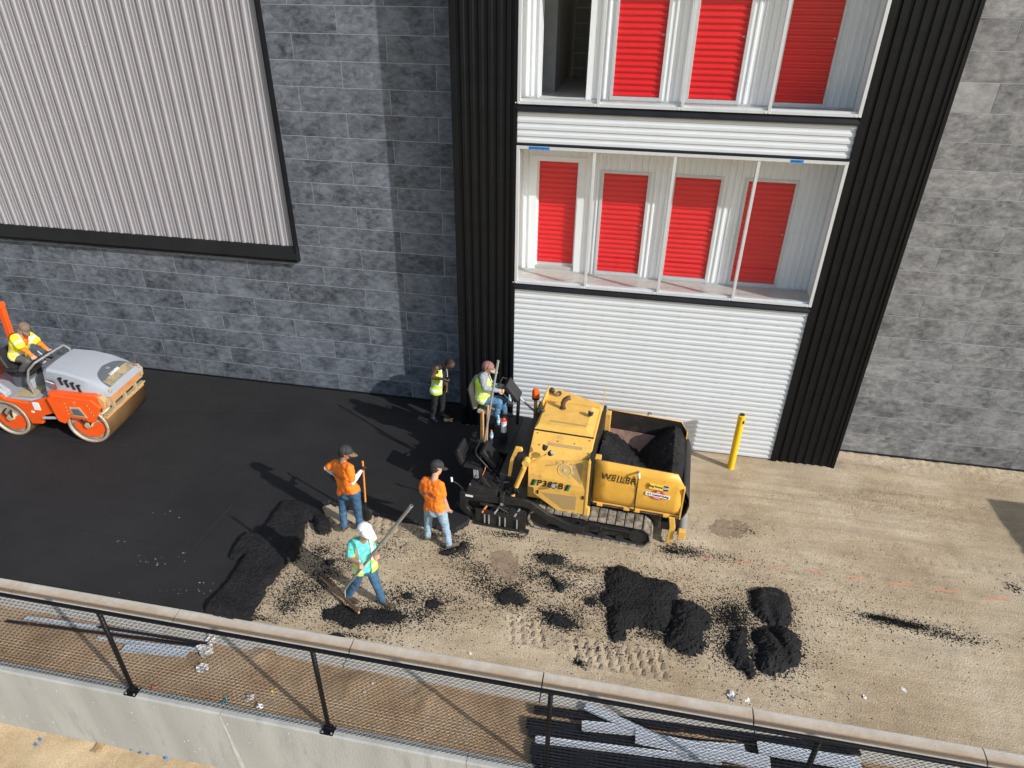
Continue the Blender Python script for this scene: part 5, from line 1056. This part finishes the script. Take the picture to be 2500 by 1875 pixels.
MB().box(-.205, .205, -.035, .035, .0015, .003).build('label_band', 'decalwhite', dia); inst('lettering', text_mesh('A-1 Coastal Paving', .047, 'decalblack', bold=.0015), dia, (0, 0, .0045)); inst('lettering', text_mesh('097', .04, 'decalwhite', bold=.001), dia, (0, .058, .003)); [MB().box(-.06+.013*k, -.051+.013*k, -.066, -.054 if k % 3 else -.050, .002, .003).build('small_print', 'decalwhite', dia) for k in range(9)]
# exhaust, beacon, work lights, antenna
MB().tube([(-.72, .25, 1.78), (-.72, .25, 1.90), (-.70, .26, 1.96), (-.65, .28, 2.0), (-.60, .30, 2.01)], .042, 12, caps=False).build('exhaust_pipe', 'rustpipe', hood, True, solid=.006); MB().torus((-.72, .25, 1.79), .05, .012).build('exhaust_collar', 'rustpipe', hood)
bp_ = rs(MB().box(-1.36, -1.30, .70, .76, .80, 1.62), 'beacon_post', 'yellow', bevel=.005)
MB().tube([(-1.33, .73, 1.61), (-1.33, .73, 1.66)], .075, 16).build('beacon_base', 'decalblack', bp_, True); MB().tube([(-1.33, .73, 1.655), (-1.33, .73, 1.78), (-1.33, .73, 1.82), (-1.33, .73, 1.835)], [.075, .072, .055, .02], 18).build('beacon_lens', 'beaconglass', bp_, True)
def work_light(p, d, name='work_light'):
    p = Vector(p); d = Vector(d).normalized(); o = rs(MB().tube([p, p+d*.03, p+d*.09, p+d*.1], [.02, .045, .05, .04], 12), name, 'black2', hood, smooth=True); MB().tube([p+d*.098, p+d*.102], .038, 12).build('lens', 'steel', o); return o
for p, d in (((-.98, .80, 1.78), (-.6, .2, .2)), ((-.86, .78, 1.79), (-.2, -.5, .1)), ((-1.02, .05, 1.80), (-.9, .1, .1)), ((-.20, .10, 1.80), (.2, .2, 1)), ((-.82, -.95, 1.66), (.2, .5, .9)), ((-.74, -.96, 1.60), (.7, -.2, .7)), ((-.60, -1.02, .99), (0, -.6, .5))): work_light(p, d)
MB().tube([(-1.05, -1.0, 1.36), (-.80, -.97, 1.58), (-.78, -.96, 1.6)], .012, 6).build('light_stalk', 'yellow', hood)
MB().tube([(-.03, .66, 1.6), (-.01, .66, 2.1)], .008, 6).build('marker_rod', 'yellow', hood)
# rear near lift cylinder, brackets
rs(MB().tube([(-1.14, -1.0, 1.28), (-1.28, -1.0, .82)], .045, 14), 'screed_cylinder', 'yellow', smooth=True)
rs(MB().tube([(-1.28, -1.0, .82), (-1.345, -1.0, .60)], .018, 10), 'cylinder_rod', 'chrome', smooth=True)
rs(MB().tube([(-1.345, -1.04, .58), (-1.345, -.96, .58)], .04, 12), 'cylinder_eye', 'yellow')
rs(MB().tube([(-1.11, -1.06, 1.40), (-1.11, -.94, 1.40)], .065, 16), 'pivot_boss', 'yellow', smooth=True)
rs(MB().prism([(-1.46, .95), (-1.40, .95), (-1.36, 1.30), (-1.28, 1.52), (-1.20, 1.54), (-1.22, 1.60), (-1.33, 1.60), (-1.42, 1.32)], -.92, -.86), 'rear_bracket', 'yellow', bevel=.006)
rs(MB().box(-1.28, -1.1, -.95, .9, .55, 1.45), 'hydraulic_bay', 'darksteel')
rs(MB().prism([(-1.25, 1.45), (-1.10, 1.45), (-1.10, 1.70), (-1.16, 1.70)], .5, .95), 'rear_cowl', 'yellow', bevel=.006)
rs(MB().box(-1.12, -1.09, .3, .9, 1.55, 1.85), 'far_light_bracket', 'yellow', bevel=.01)
# tow arms
def arm(y):
    pts = [(-2.25, .52), (-1.5, .58), (-1.1, .60), (-.95, .56), (-.66, .37), (-.25, .22), (.0, .22)]; th = .16
    poly = [(a, b+th/2) for a, b in pts]+[(a, b-th/2) for a, b in pts[::-1]]
    o = rs(MB().prism(poly, y-.035, y+.035), 'tow_arm', 'darksteel', bevel=.012)
    MB().prism([(-2.28, .62), (-1.75, .62), (-1.8, .50), (-2.12, .50), (-2.16, .3), (-2.02, .16), (-1.8, .02), (-1.95, .02), (-2.2, .14), (-2.30, .25)], y-.05, y+.05).build('arm_bracket', 'darksteel', o, bevel=.012)
    MB().box(-1.53, -1.46, y-.06, y+.06, .45, .74).build('arm_clamp', 'darksteel', o, bevel=.01)
    MB().tube([(-1.495, y-.07, .52), (-1.495, y+.07, .52)], .03, 8).build('clamp_bolt', 'steel', o)
    return o
AN = arm(-1.13); AF = arm(1.13)
MB().box(-2.17, -2.03, -1.184, -1.181, .555, .60).build('arm_label', 'decalwhite', AN)
# screed
scd = rs(MB().prism([(-2.15, .08), (-1.60, .06), (-1.55, .30), (-1.62, .55), (-2.10, .55), (-2.2, .3)], -1.05, 1.05), 'screed', 'darksteel', bevel=.015)
MB().box(-2.45, -2.15, -1.05, 1.05, .10, .16).build('walkway', 'darksteel', scd)
MB().prism([(-2.18, .60), (-1.56, .60), (-1.60, .78), (-2.12, .78)], -1.16, -.30).build('screed_cover', 'darksteel', scd, bevel=.015)
eg = rs(MB().box(-1.98, -1.04, -1.22, -1.19, .0, .34), 'end_gate', 'darksteel', bevel=.006)
MB().box(-2.0, -.98, -1.26, -1.17, -.005, .03).build('gate_ski', 'darksteel', eg, bevel=.006)
for x in (-1.80, -1.72, -1.52, -1.42, -1.20): MB().tube([(x, -1.24, .06), (x, -1.24, .26)], .014, 8).build('gate_rod', 'steel', eg, True)
for x, z, k in ((-1.85, .28, 'tagorange'), (-1.62, .30, 'steel'), (-1.40, .30, 'darksteel'), (-1.25, .32, 'steel')): MB().tube([(x, -1.22, z), (x+.08, -1.16, z+.14)], .02, 8).build('gate_linkage', k, eg, True)
MB().tube([(-1.7, -1.2, .36), (-1.55, -1.22, .48), (-1.38, -1.2, .36)], .014, 6).build('gate_hose', 'rubber', eg, True)
MB().tube([(-1.9, -1.15, .42), (-1.1, -1.15, .40)], .03, 8).build('gate_cylinder', 'darksteel', eg, True)
MB().box(-1.35, -1.05, -1.21, -1.14, .3, .42).build('gate_box', 'darksteel', eg, bevel=.01)
for z0, x0 in ((.62, -2.5),): 
    h_ = rs(MB().tube([(-2.2, -1.1, .6), (-2.32, -1.15, .78), (-2.42, -1.18, .86)], .012, 6), 'screed_crank', 'darksteel'); MB().tube([(-2.42, -1.18, .84), (-2.42, -1.18, .92)], .022, 8).build('crank_knob', 'decalwhite', h_, True)
MB().tube([(-2.1, -1.1, .62), (-2.1, -1.12, .80)], .018, 8).build('second_crank', 'rust', scd, True)
# operator deck, consoles, seats
dk = rs(MB().box(-2.45, -1.48, -.25, 1.05, .90, .95), 'operator_deck', 'darksteel', bevel=.008)
for a, b in ((-2.35, .95), (-2.35, -.2), (-1.55, .95), (-1.55, -.2)): MB().box(a-.03, a+.03, b-.03, b+.03, .5, .9).build('deck_post', 'darksteel', dk)
rs(MB().box(-1.62, -1.26, -.92, 1.0, .5, .98), 'fuel_tank', 'black2', bevel=.02)
def console(c, yaw, nm='control_console'):
    c = Vector(c); rt = Matrix.Rotation(R_(-38), 3, 'Y'); o = rs(MB().box(-.05, .05, -.17, .17, -.20, .20, rot=rt, at=c), nm, 'black2', bevel=.02)
    pts = [c+rt@Vector(p) for p in ((-.07, -.21, -.2), (-.09, -.22, .2), (-.09, -.15, .27), (-.09, .15, .27), (-.09, .22, .2), (-.07, .21, -.2))]; MB().tube(pts, .014, 8).build('guard_rail', 'darksteel', o, True)
    kn_ = MB()
    for i in range(5):
        for j in range(4): kn_.ball(c+rt@Vector((-.055, -.12+.06*i, -.12+.08*j)), .013, 6, m=(i*j) % 3)
    kn_.build('switches', ['steel', 'decalwhite', 'decalred'], o)['kind'] = 'stuff'
    MB().tube([c+rt@Vector((.0, 0, -.2)), c+Vector((.10, 0, -.75))], .035, 8).build('console_post', 'black2', o)
    wc = c+Vector((-.17, 0, -.02)); MB().torus(wc, .15, .014, (-.75, 0, .66), 24, 6).build('steering_wheel', 'black2', o, True); MB().tube([wc, c], .02, 6).build('steering_column', 'black2', o)
    for a in (0, 2.1, 4.2): MB().tube([wc, wc+Vector((-.75, 0, .66)).to_track_quat('Z', 'Y')@Vector((math.cos(a)*.15, math.sin(a)*.15, 0))], .009, 5).build('wheel_spoke', 'black2', o)
    return o
console((-1.74, .52, 1.86), 0); console((-1.88, -.55, 1.08), 0)
rs(MB().tube([(-1.62, .60, 1.66), (-1.45, .62, 1.50), (-1.28, .64, 1.34)], [.018, .022, .022], 8), 'gas_strut', 'steel', smooth=True)
def seat(c, mat, mat2, nm='seat'):
    c = Vector(c); o = rs(MB().prism([(-.20, -.03), (.20, -.05), (.24, -.01), (.22, .05), (-.18, .06)], c.y-.21, c.y+.21), nm, mat, bevel=.025); o.location = (c.x, 0, c.z)
    pts = [(-.20, .05), (-.27, .02), (-.36, .45), (-.33, .60), (-.26, .60), (-.24, .45), (-.17, .15)]
    MB().prism(pts, c.y-.20, c.y+.20).build('seat_back', mat, o, bevel=.03)
    MB().prism([(-.30, .0), (-.26, .0), (-.37, .48), (-.40, .45)], c.y-.17, c.y+.17).build('seat_shell', mat2, o, bevel=.01)
    MB().box(-.12, .12, c.y-.10, c.y+.10, -.44, -.04).build('seat_pedestal', 'black2', o)
    return o
seat((-2.20, .50, 1.40), 'beige', 'black2'); s2 = seat((-2.20, -.55, .98), 'black2', 'darksteel'); s2.location.z = .86; s2.scale = (.8, 1, .6)
MB().prism([(-.32, .1), (-.27, .1), (-.34, .42), (-.39, .40)], -.70, -.58).build('red_cushion', 'decalred', s2, bevel=.02)
rs(MB().box(-2.02, -1.70, -.90, -.25, .78, .84), 'near_step', 'darksteel')
for pts in ([(-1.9, -.1, .9), (-1.75, -.2, .75), (-1.5, -.25, .7), (-1.3, -.3, .8)], [(-1.85, .0, .9), (-1.6, -.05, .65), (-1.3, -.1, .75)], [(-1.6, -.5, .85), (-1.45, -.55, .95), (-1.25, -.5, .9)], [(-1.58, .3, .82), (-1.4, .28, .95), (-1.25, .3, 1.1)]): rs(MB().tube(pts, .022, 8), 'hydraulic_hose', 'rubber', smooth=True)
hold = rs(MB().box(-2.22, -1.92, -.32, -.18, 1.10, 1.14), 'tool_holder', 'darksteel')
MB().box(-2.22, -1.92, -.30, -.26, .8, 1.10).build('holder_plate', 'darksteel', hold)
rnd = random.Random(3)
for k in range(16):
    x, y, z = rnd.uniform(-2.15, -1.35), rnd.uniform(-1.0, -.1), rnd.uniform(.62, .80); s_ = [rnd.uniform(.03, .09) for _ in range(3)]
    rs(MB().box(x-s_[0], x+s_[0], y-s_[1], y+s_[1], z-.2, z+s_[2]*.6), 'screed_fitting', ('darksteel', 'black2', 'darksteel', 'rust')[k % 4], bevel=.01)
for k in range(10):
    x, y = rnd.uniform(-2.0, -1.4), rnd.uniform(-1.1, -.1); pts = [(x, y, .7), (x+.08, y+rnd.uniform(-.1, .1), .86+rnd.random()*.1), (x+.22, y+rnd.uniform(-.15, .15), .84), (x+.34, y+rnd.uniform(-.1, .2), .66)]
    rs(MB().tube(pts, .013, 6), 'hydraulic_hose', 'rubber', smooth=True)
PT = pv.matrix_basis
def wl(p): return PT@Vector(p)
bpy.context.view_layer.update(); PT = pv.matrix_world.copy()
for i, (x, y, z0, z1, tl, mat, lbl) in enumerate(((-2.16, -.21, .80, 1.80, .02, 'woodh', 'leftmost of the three wooden poles in the paver rack'), (-2.11, -.23, .80, 1.78, .0, 'woodh', 'middle one of the three wooden poles in the paver rack'), (-2.05, -.20, 1.12, 1.92, .03, 'woodh', 'rightmost of the three wooden poles in the paver rack'))):
    p = wl((x, y, z0)); q = wl((x+tl, y, z1)); o = empty('wooden_pole', p, 0, lbl, 'pole', 'tools in the paver rack'); MB().tube([(0, 0, 0), (q-p)*.96, q-p], [.019, .019, .010], 10).build('shaft', mat, o, True)
p = wl((-2.08, -.25, 1.14)); q = wl((-1.86, -.10, 2.80)); o = empty('metal_pole', p, 0, 'long grey metal pole standing in the paver tool rack', 'pole'); MB().tube([(0, 0, 0), q-p], .020, 10).build('shaft', 'galv', o, True); MB().tube([(q-p)*.9, (q-p)*1.003], .023, 10).build('sleeve', 'galv', o, True)
ex = empty('fire_extinguisher', wl((-1.80, .10, 1.18)), 0, 'red and white fire extinguisher beside the operator on the paver', 'extinguisher'); MB().tube([(0, 0, 0), (0, 0, .22), (0, 0, .28), (0, 0, .30)], [.055, .055, .04, .02], 14).build('cylinder', 'plasticwhite', ex, True); MB().tube([(0, 0, .20), (0, 0, .275), (0, 0, .31)], [.057, .045, .022], 14).build('red_shoulder', 'exred', ex, True); MB().box(-.015, .06, -.012, .012, .31, .345).build('valve', 'black2', ex, bevel=.004); MB().tube([(.05, 0, .32), (.08, 0, .2), (.065, 0, .05)], .01, 6).build('hose', 'black2', ex)
MB().box(-.07, .07, -.07, .07, -.25, -.002).build('mount', 'darksteel', ex)
def bottle(p, lbl, cap='plasticwhite', z=.2):
    o = empty('water_bottle', p, 0, lbl, 'bottle', 'bottles on the paver'); MB().tube([(0, 0, 0), (0, 0, .02), (0, 0, .12), (0, 0, .16), (0, 0, .175)], [.028, .034, .034, .018, .014], 12).build('body', 'plasticblue', o, True); MB().tube([(0, 0, .172), (0, 0, .195)], .016, 10).build('cap', cap, o, True); MB().tube([(0, 0, .05), (0, 0, .10)], .0345, 12, caps=False).build('wrapper', 'plasticwhite', o, True)
bottle(wl((-1.90, .08, 1.34)), 'blue water bottle beside the fire extinguisher'); bottle(wl((-1.98, -.12, 1.12)), 'blue water bottle below the metal pole', 'woodh'); bottle(wl((-1.76, .36, 1.66)), 'blue water bottle hanging below the far console')
rs(MB().box(-1.95, -1.85, .03, .13, 1.30, 1.34), 'cup_shelf', 'black2'); rs(MB().box(-2.03, -1.93, -.17, -.07, 1.08, 1.12), 'cup_shelf', 'black2'); rs(MB().box(-1.81, -1.71, .31, .41, 1.62, 1.66), 'cup_shelf', 'black2')
tb = empty('tool_bag', wl((-2.02, -.88, .785)), 0, 'black bag with orange cloth hung below the near console', 'bag'); MB().prism([(-.08, 0), (.08, 0), (.10, .2), (-.10, .2)], -.05, .05).build('bag_body', 'blackcl', tb, bevel=.02)
r_ = MB(); r_.sheet([[(.06+.02*i, -.06+.03*j, .0+.06*i+.02*math.sin(j*2+i)) for j in range(4)] for i in range(5)]); r_.build('orange_cloth', 'tagorange', tb, True, solid=.01)
for k in range(3): MB().tube([(-.06+.035*k, -.055, .02), (-.06+.035*k, -.06, .2)], .008, 5).build('strap', 'strapwhite', tb)
bottle_ = None
# =================================================================== ROLLER
AZ = .062
rl = empty('tandem_roller', (-11.65, 10.29, AZ), 0, 'orange and grey tandem drum roller on the fresh asphalt', 'roller')
def tf(o, yaw):
    m = Matrix.Translation(Vector((o[0]+11.65, o[1]-10.29, 0)))@Matrix.Rotation(yaw, 4, 'Z'); return m
TF = tf((-10.77, 10.33), R_(7)); TR = tf((-12.5, 10.25), R_(2))
def rp(mb, name, mats, T, parent=rl, **k):
    mb.v = [tuple(T@Vector(p)) for p in mb.v]; return mb.build(name, mats, parent, **k)
RD = .44
def drum(T):
    o = rp(MB().tube([(0, -.69, RD), (0, .69, RD)], RD, 56, caps=False), 'drum', 'drum', T, smooth=True, solid=.02)
    for s_ in (-1, 1):
        rp(MB().torus((0, s_*.685, RD), RD-.035, .032, (0, 1, 0), 40, 6), 'drum_rim', 'drumrim', T, o, smooth=True)
        rp(MB().tube([(0, s_*.60, RD), (0, s_*.62, RD)], RD-.03, 40), 'drum_disc', 'drumrim', T, o)
        mb = MB(); n = 20; pts = [(math.cos(math.pi+math.pi*i/n)*.34, RD+.02+math.sin(math.pi+math.pi*i/n)*.34) for i in range(n+1)]+[(.20, RD+.05), (0, RD-.02), (-.20, RD+.05)]
        mb.prism(pts, s_*.625, s_*.66); rp(mb, 'drum_plate', 'hamorange', T, o, bevel=.005)
        rp(MB().tube([(0, s_*.62, RD), (0, s_*.73, RD)], [.10, .06], 14), 'drum_motor', 'dusty', T, o, smooth=True)
        rp(MB().tube([(-.05, s_*.70, RD), (-.08, s_*.73, RD+.14), (.02, s_*.72, RD+.25)], .018, 6), 'motor_hose', 'black2', T, o, smooth=True)
        rp(MB().tube([(.05, s_*.70, RD), (.10, s_*.73, RD+.10), (.12, s_*.72, RD+.22)], .018, 6), 'motor_hose', 'black2', T, o, smooth=True)
    return o
DF = drum(TF); DR = drum(TR)
# front frame: yoke, fenders, bumper
for s_ in (-1, 1):
    a, b = (s_*.715, s_*.775)
    yk = rp(MB().prism([(-.62, 1.10), (-.50, 1.20), (.30, 1.10), (.46, .92), (.22, .56), (.10, .56), (.05, .62), (-.25, .66), (-.33, .60), (-.42, .50), (-.55, .56)], a, b), 'front_yoke', 'hamorange', TF, bevel=.014)
    mb = MB(); mb.prism([(-.20, .93), (.02, .93), (.12, .68), (-.18, .72)], s_*.775, s_*.79); rp(mb, 'yoke_cover', 'dusty', TF, yk, bevel=.012)
    mb = MB(); mb.prism([(-.16, .89), (.0, .89), (.08, .73), (-.15, .75)], s_*.79, s_*.796); rp(mb, 'cover_panel', 'hamdark', TF, yk)
    for k in range(4): rp(MB().ball((-.27+.004*k, s_*.777, 1.0-.08*k), .012, 6), 'yoke_bolt', 'dusty', TF, yk); rp(MB().ball((.20+.02*k, s_*.777, .98-.08*k), .012, 6), 'yoke_bolt', 'dusty', TF, yk)
    rp(MB().tube([(-.06, s_*.776, 1.03), (-.06, s_*.786, 1.03)], .03, 10), 'side_reflector', 'tagorange', TF, yk)
rp(MB().prism([(-.60, .95), (.46, .93), (.50, 1.06), (.36, 1.18), (-.62, 1.20)], -.71, .71), 'front_frame', 'hamorange', TF, bevel=.015)
bm_ = rp(MB().prism([(.44, .86), (.52, .88), (.55, 1.05), (.48, 1.16), (.40, 1.16)], -.72, .72), 'front_bumper', 'hamdusty', TF, bevel=.015)
for s_ in (-.62, .62): rp(MB().box(.545, .56, s_-.05, s_+.05, .93, 1.08), 'bumper_lamp', 'dusty', TF, bm_, bevel=.006)
sb = rp(MB().box(.42, .52, -.70, .70, .70, .735), 'scraper_bar', 'dusty', TF, bevel=.006); rp(MB().box(.40, .47, -.69, .69, .62, .70), 'scraper_blade', 'hamdusty', TF, sb)
rp(MB().tube([(.46, -.72, .84), (.46, .72, .84)], .022, 8), 'spray_bar', 'dusty', TF, sb, smooth=True)
for y in (-.4, .0, .4): rp(MB().box(.44, .50, y-.03, y+.03, .72, .88), 'spray_bracket', 'dusty', TF, sb)
# hood: lofted shell
rows = []
for x, w0, w1, zt_, zs in ((-.78, .50, .40, 1.56, 1.34), (-.66, .54, .45, 1.62, 1.34), (-.25, .575, .49, 1.575, 1.30), (.10, .60, .52, 1.475, 1.26), (.36, .61, .52, 1.37, 1.20), (.50, .61, .50, 1.29, 1.17)):
    r = [(x, -w0-.02, 1.12), (x, -(w0*.5+w1*.5)-.015, (1.12+zt_)/2-.01), (x, -w1-.03, zt_-.045), (x, -w1+.02, zt_-.004), (x, -w1*.5, zt_+.012), (x, 0, zt_+.018), (x, w1*.5, zt_+.012), (x, w1-.02, zt_-.004), (x, w1+.03, zt_-.045), (x, (w0*.5+w1*.5)+.015, (1.12+zt_)/2-.01), (x, w0+.02, 1.12)]
    rows.append(r)
mb = MB(); mb.sheet(rows); n = 11
nose = [(.62, -.60, 1.10), (.60, -.60, 1.17), (.585, -.48, 1.22), (.58, -.42, 1.245), (.58, -.2, 1.25), (.58, 0, 1.25), (.58, .2, 1.25), (.58, .42, 1.245), (.585, .48, 1.22), (.60, .60, 1.17), (.62, .60, 1.10)]
mb.sheet([rows[-1], nose]); mb.add(rows[0], [tuple(range(n))]); mb.add(nose, [tuple(range(n))])
hd2 = rp(mb, 'bonnet', 'hamgrey', TF, smooth=True, ang=32)
gr = MB(); gp = []
for t_ in np.linspace(0, 1, 6):
    x = .20+.39*t_; zc_ = 1.505-.20*t_*1.0-(.06*t_ if t_ > .5 else .02*t_)
    gp.append(t_)
def hoodz(x):
    xs_ = [-.78, -.60, -.25, .10, .36, .50, .58]; zs_ = [1.56, 1.62, 1.575, 1.475, 1.37, 1.29, 1.23]; return float(np.interp(x, xs_, zs_))
rows = []
for t_ in np.linspace(0, 1, 9):
    x = .19+.39*t_; w_ = .47*math.sqrt(max(0, 1-(1-t_)**2.2))*.95+.02; rows.append([(x, y, hoodz(x)+.016+.018*(1-(y/.5)**2)) for y in np.linspace(-w_, w_, 9)])
gr.sheet(rows); gl_ = rp(gr, 'front_grille', 'hamdark', TF, hd2, smooth=True)
rows = []
for t_ in np.linspace(.62, 1, 5):
    x = .19+.39*t_; w_ = .43; rows.append([(x, y, hoodz(x)+.022+.018*(1-(y/.5)**2)) for y in np.linspace(-w_, w_, 9)])
rp(MB().sheet(rows), 'dusty_grille', 'grilledust', TF, hd2, smooth=True)
for k in range(5):
    x = .46+.028*k; rp(MB().tube([(x, y, hoodz(x)+.03+.018*(1-(y/.5)**2)) for y in np.linspace(-.42, .42, 8)], .006, 5), 'grille_slat', 'dusty', TF, gl_)
lm = text_mesh('HAMM', .105, 'decalwhite', bold=.002); o = inst('lettering', lm, hd2); o.matrix_basis = TF@(Matrix.Translation((.44, -.02, hoodz(.44)+.052))@frame_rot((0, 1, 0), (-.62, 0, .30)).to_4x4())
mb = MB(); mb.box(-.04, .04, -.035, .035, 0, .004); o = mb.build('logo_plate', 'steel', hd2); o.matrix_basis = TF@(Matrix.Translation((.30, 0, hoodz(.30)+.04))@frame_rot((0, 1, 0), (-.9, 0, .28)).to_4x4())
for s_ in (-1, 1):
    for k in range(4):
        x = -.36+.125*k; zc_ = 1.40-.042*k; pts = [(-.06, .065), (.0, .085), (.04, .06), (.005, .02), (.045, -.075), (.0, -.08), (-.035, .01)]
        def sidey(x, z):
            w0_ = np.interp(x, [-.66, -.25, .1, .36], [.54, .575, .60, .61])+.02; w1_ = np.interp(x, [-.66, -.25, .1, .36], [.45, .49, .52, .52])+.03; zt2 = hoodz(x)-.045; t2 = (z-1.12)/(zt2-1.12); return float(w0_+(w1_-w0_)*t2+.02)
        mb = MB(); a = [Vector((x+px, s_*sidey(x+px, zc_+pz), zc_+pz)) for px, pz in pts]; mb.add(a, [tuple(range(len(a)))]); rp(mb, 'side_vent', 'ink', TF, hd2, solid=.012)
    rp(MB().add([(-.66, s_*.575, 1.44), (-.47, s_*.59, 1.42), (-.44, s_*.61, 1.24), (-.56, s_*.61, 1.26)], [(0, 1, 2, 3)]), 'side_decal', 'hamdark', TF, hd2, solid=.004)
    for k in range(2): rp(MB().add([(-.65+.02*k, s_*.585, 1.42-.05*k), (-.48+.02*k, s_*.605, 1.37-.05*k), (-.48+.02*k, s_*.608, 1.35-.05*k), (-.65+.02*k, s_*.588, 1.40-.05*k)], [(0, 1, 2, 3)]), 'decal_stripe', 'decalred' if k else 'decalwhite', TF, hd2, solid=.003)
    rp(MB().ball((.60, s_*.52, 1.20), .05, 10, sc=(.4, 1, .8)), 'headlamp', 'dusty', TF, hd2, smooth=True)
    rp(MB().tube([(-.64, s_*.63, 1.10), (-.40, s_*.66, 1.02), (.0, s_*.67, 1.14), (.5, s_*.65, 1.12)], .03, 8), 'bonnet_sill', 'hamgrey', TF, hd2, smooth=True)
# articulation
rp(MB().box(.46, 1.05, -.30, .30, .35, .85), 'pivot_block', 'hamorange', TR, bevel=.03)
# rear frame: fenders, platform
for s_ in (-1, 1):
    fn = rp(MB().prism([(-.9, 1.0), (.02, 1.02), (.12, .92), (.60, .88), (1.18, 1.10), (1.22, .72), (.86, .60), (.76, .38), (.50, .36), (.44, .62), (.30, .80), (.0, .88), (-.30, .86), (-.9, .62)], s_*.64, s_*.72), 'rear_side_frame', 'hamorange', TR, bevel=.015)
    if s_ < 0:
        rp(MB().box(.72, .86, -.733, -.72, .74, .92), 'safety_label', 'decalwhite', TR, fn); rp(MB().box(.62, .68, -.733, -.72, .66, .70), 'safety_label', 'decalwhite', TR, fn)
        rp(MB().tube([(.86, -.74, .56), (1.20, -.74, .60)], .03, 8), 'step_tube', 'hamgrey', TR, fn, smooth=True)
    rp(MB().prism([(-.9, 1.24), (-.12, 1.24), (.12, 1.05), (.12, .93), (.02, 1.03), (-.9, 1.02)], s_*.52, s_*.70), 'rear_fender', 'hamgrey', TR, fn, bevel=.03)
    rp(MB().tube([(-.5, s_*.58, 1.25), (-.45, s_*.58, 1.34), (-.1, s_*.60, 1.34), (.12, s_*.64, 1.05)], .018, 8), 'grab_rail', 'hamgrey', TR, fn, smooth=True)
pf = rp(MB().prism([(-.9, -.62), (.20, -.62), (.55, -.60), (1.0, -.45), (1.0, .45), (.55, .60), (-.9, .62)], .84, .90, 'z'), 'operator_platform', 'hamgrey', TR, bevel=.015)
rp(MB().box(.10, .52, -.50, -.10, .90, .915), 'floor_mat', 'dusty', TR, pf); rp(MB().box(.22, .60, -.55, -.15, .915, .925), 'sandy_floor', 'dusty', TR, pf)
rp(MB().box(.30, .36, -.30, .20, .90, 1.12), 'heel_panel', 'hamgrey', TR, pf, bevel=.01); rp(MB().add([(.295, -.22, .96), (.295, -.02, .96), (.295, -.02, 1.10), (.295, -.22, 1.10)], [(0, 1, 2, 3)]), 'instruction_label', 'decalwhite', TR, pf, solid=.004)
rp(MB().prism([(.62, .90), (.98, .90), (.92, 1.50), (.72, 1.52)], -.22, .26), 'steering_console', 'hamdark', TR, bevel=.03)
rp(MB().torus((.60, .02, 1.60), .19, .016, (-.45, 0, .9), 28, 8), 'steering_wheel', 'black2', TR, smooth=True)
rp(MB().tube([(.60, .02, 1.60), (.78, .02, 1.40)], .03, 8), 'steering_column', 'black2', TR)
for a in (0, 2.1, 4.2):
    q = Vector((-.45, 0, .9)).to_track_quat('Z', 'Y'); rp(MB().tube([(.60, .02, 1.60), Vector((.60, .02, 1.60))+q@Vector((math.cos(a)*.19, math.sin(a)*.19, 0))], .011, 5), 'wheel_spoke', 'black2', TR)
rp(MB().tube([(.52, -.42, .95), (.50, -.42, 1.25), (.58, -.40, 1.48), (.78, -.38, 1.66), (.84, .0, 1.70), (.84, .36, 1.70), (.90, .42, 1.60), (.92, .42, 1.30)], .024, 10), 'hand_rail', 'steel', TR, smooth=True)
rp(MB().tube([(.92, -.2, 1.36), (.92, .2, 1.40)], .10, 14), 'air_filter', 'hamdark', TR, smooth=True)
st_ = rp(MB().prism([(-.12, 1.18), (.36, 1.20), (.38, 1.27), (-.08, 1.27)], -.25, .25), 'seat', 'black2', TR, bevel=.03)
rp(MB().prism([(-.12, 1.20), (-.04, 1.26), (-.16, 1.66), (-.22, 1.74), (-.30, 1.72), (-.26, 1.5)], -.26, .26), 'seat_back', 'black2', TR, st_, bevel=.04)
for s_ in (-1, 1): rp(MB().box(-.15, .2, s_*.30-.04, s_*.30+.04, 1.34, 1.40), 'arm_rest', 'black2', TR, st_, bevel=.015)
rp(MB().box(-.1, .3, -.2, .2, .9, 1.18), 'seat_base', 'hamdark', TR, st_)
for s_ in (-1, 1):
    rp(MB().prism([(-.62, 1.0), (-.50, 1.0), (-.40, 2.46), (-.52, 2.46)], s_*.50-.05, s_*.50+.05), 'rollover_post', 'hamorange', TR, bevel=.01)
rp(MB().box(-.55, -.38, -.55, .55, 2.42, 2.54), 'rollover_bar', 'hamorange', TR, bevel=.015)
rp(MB().prism([(-1.0, .62), (-.85, .62), (-.85, 1.22), (-.95, 1.22)], -.66, .66), 'rear_panel', 'hamorange', TR, bevel=.02)
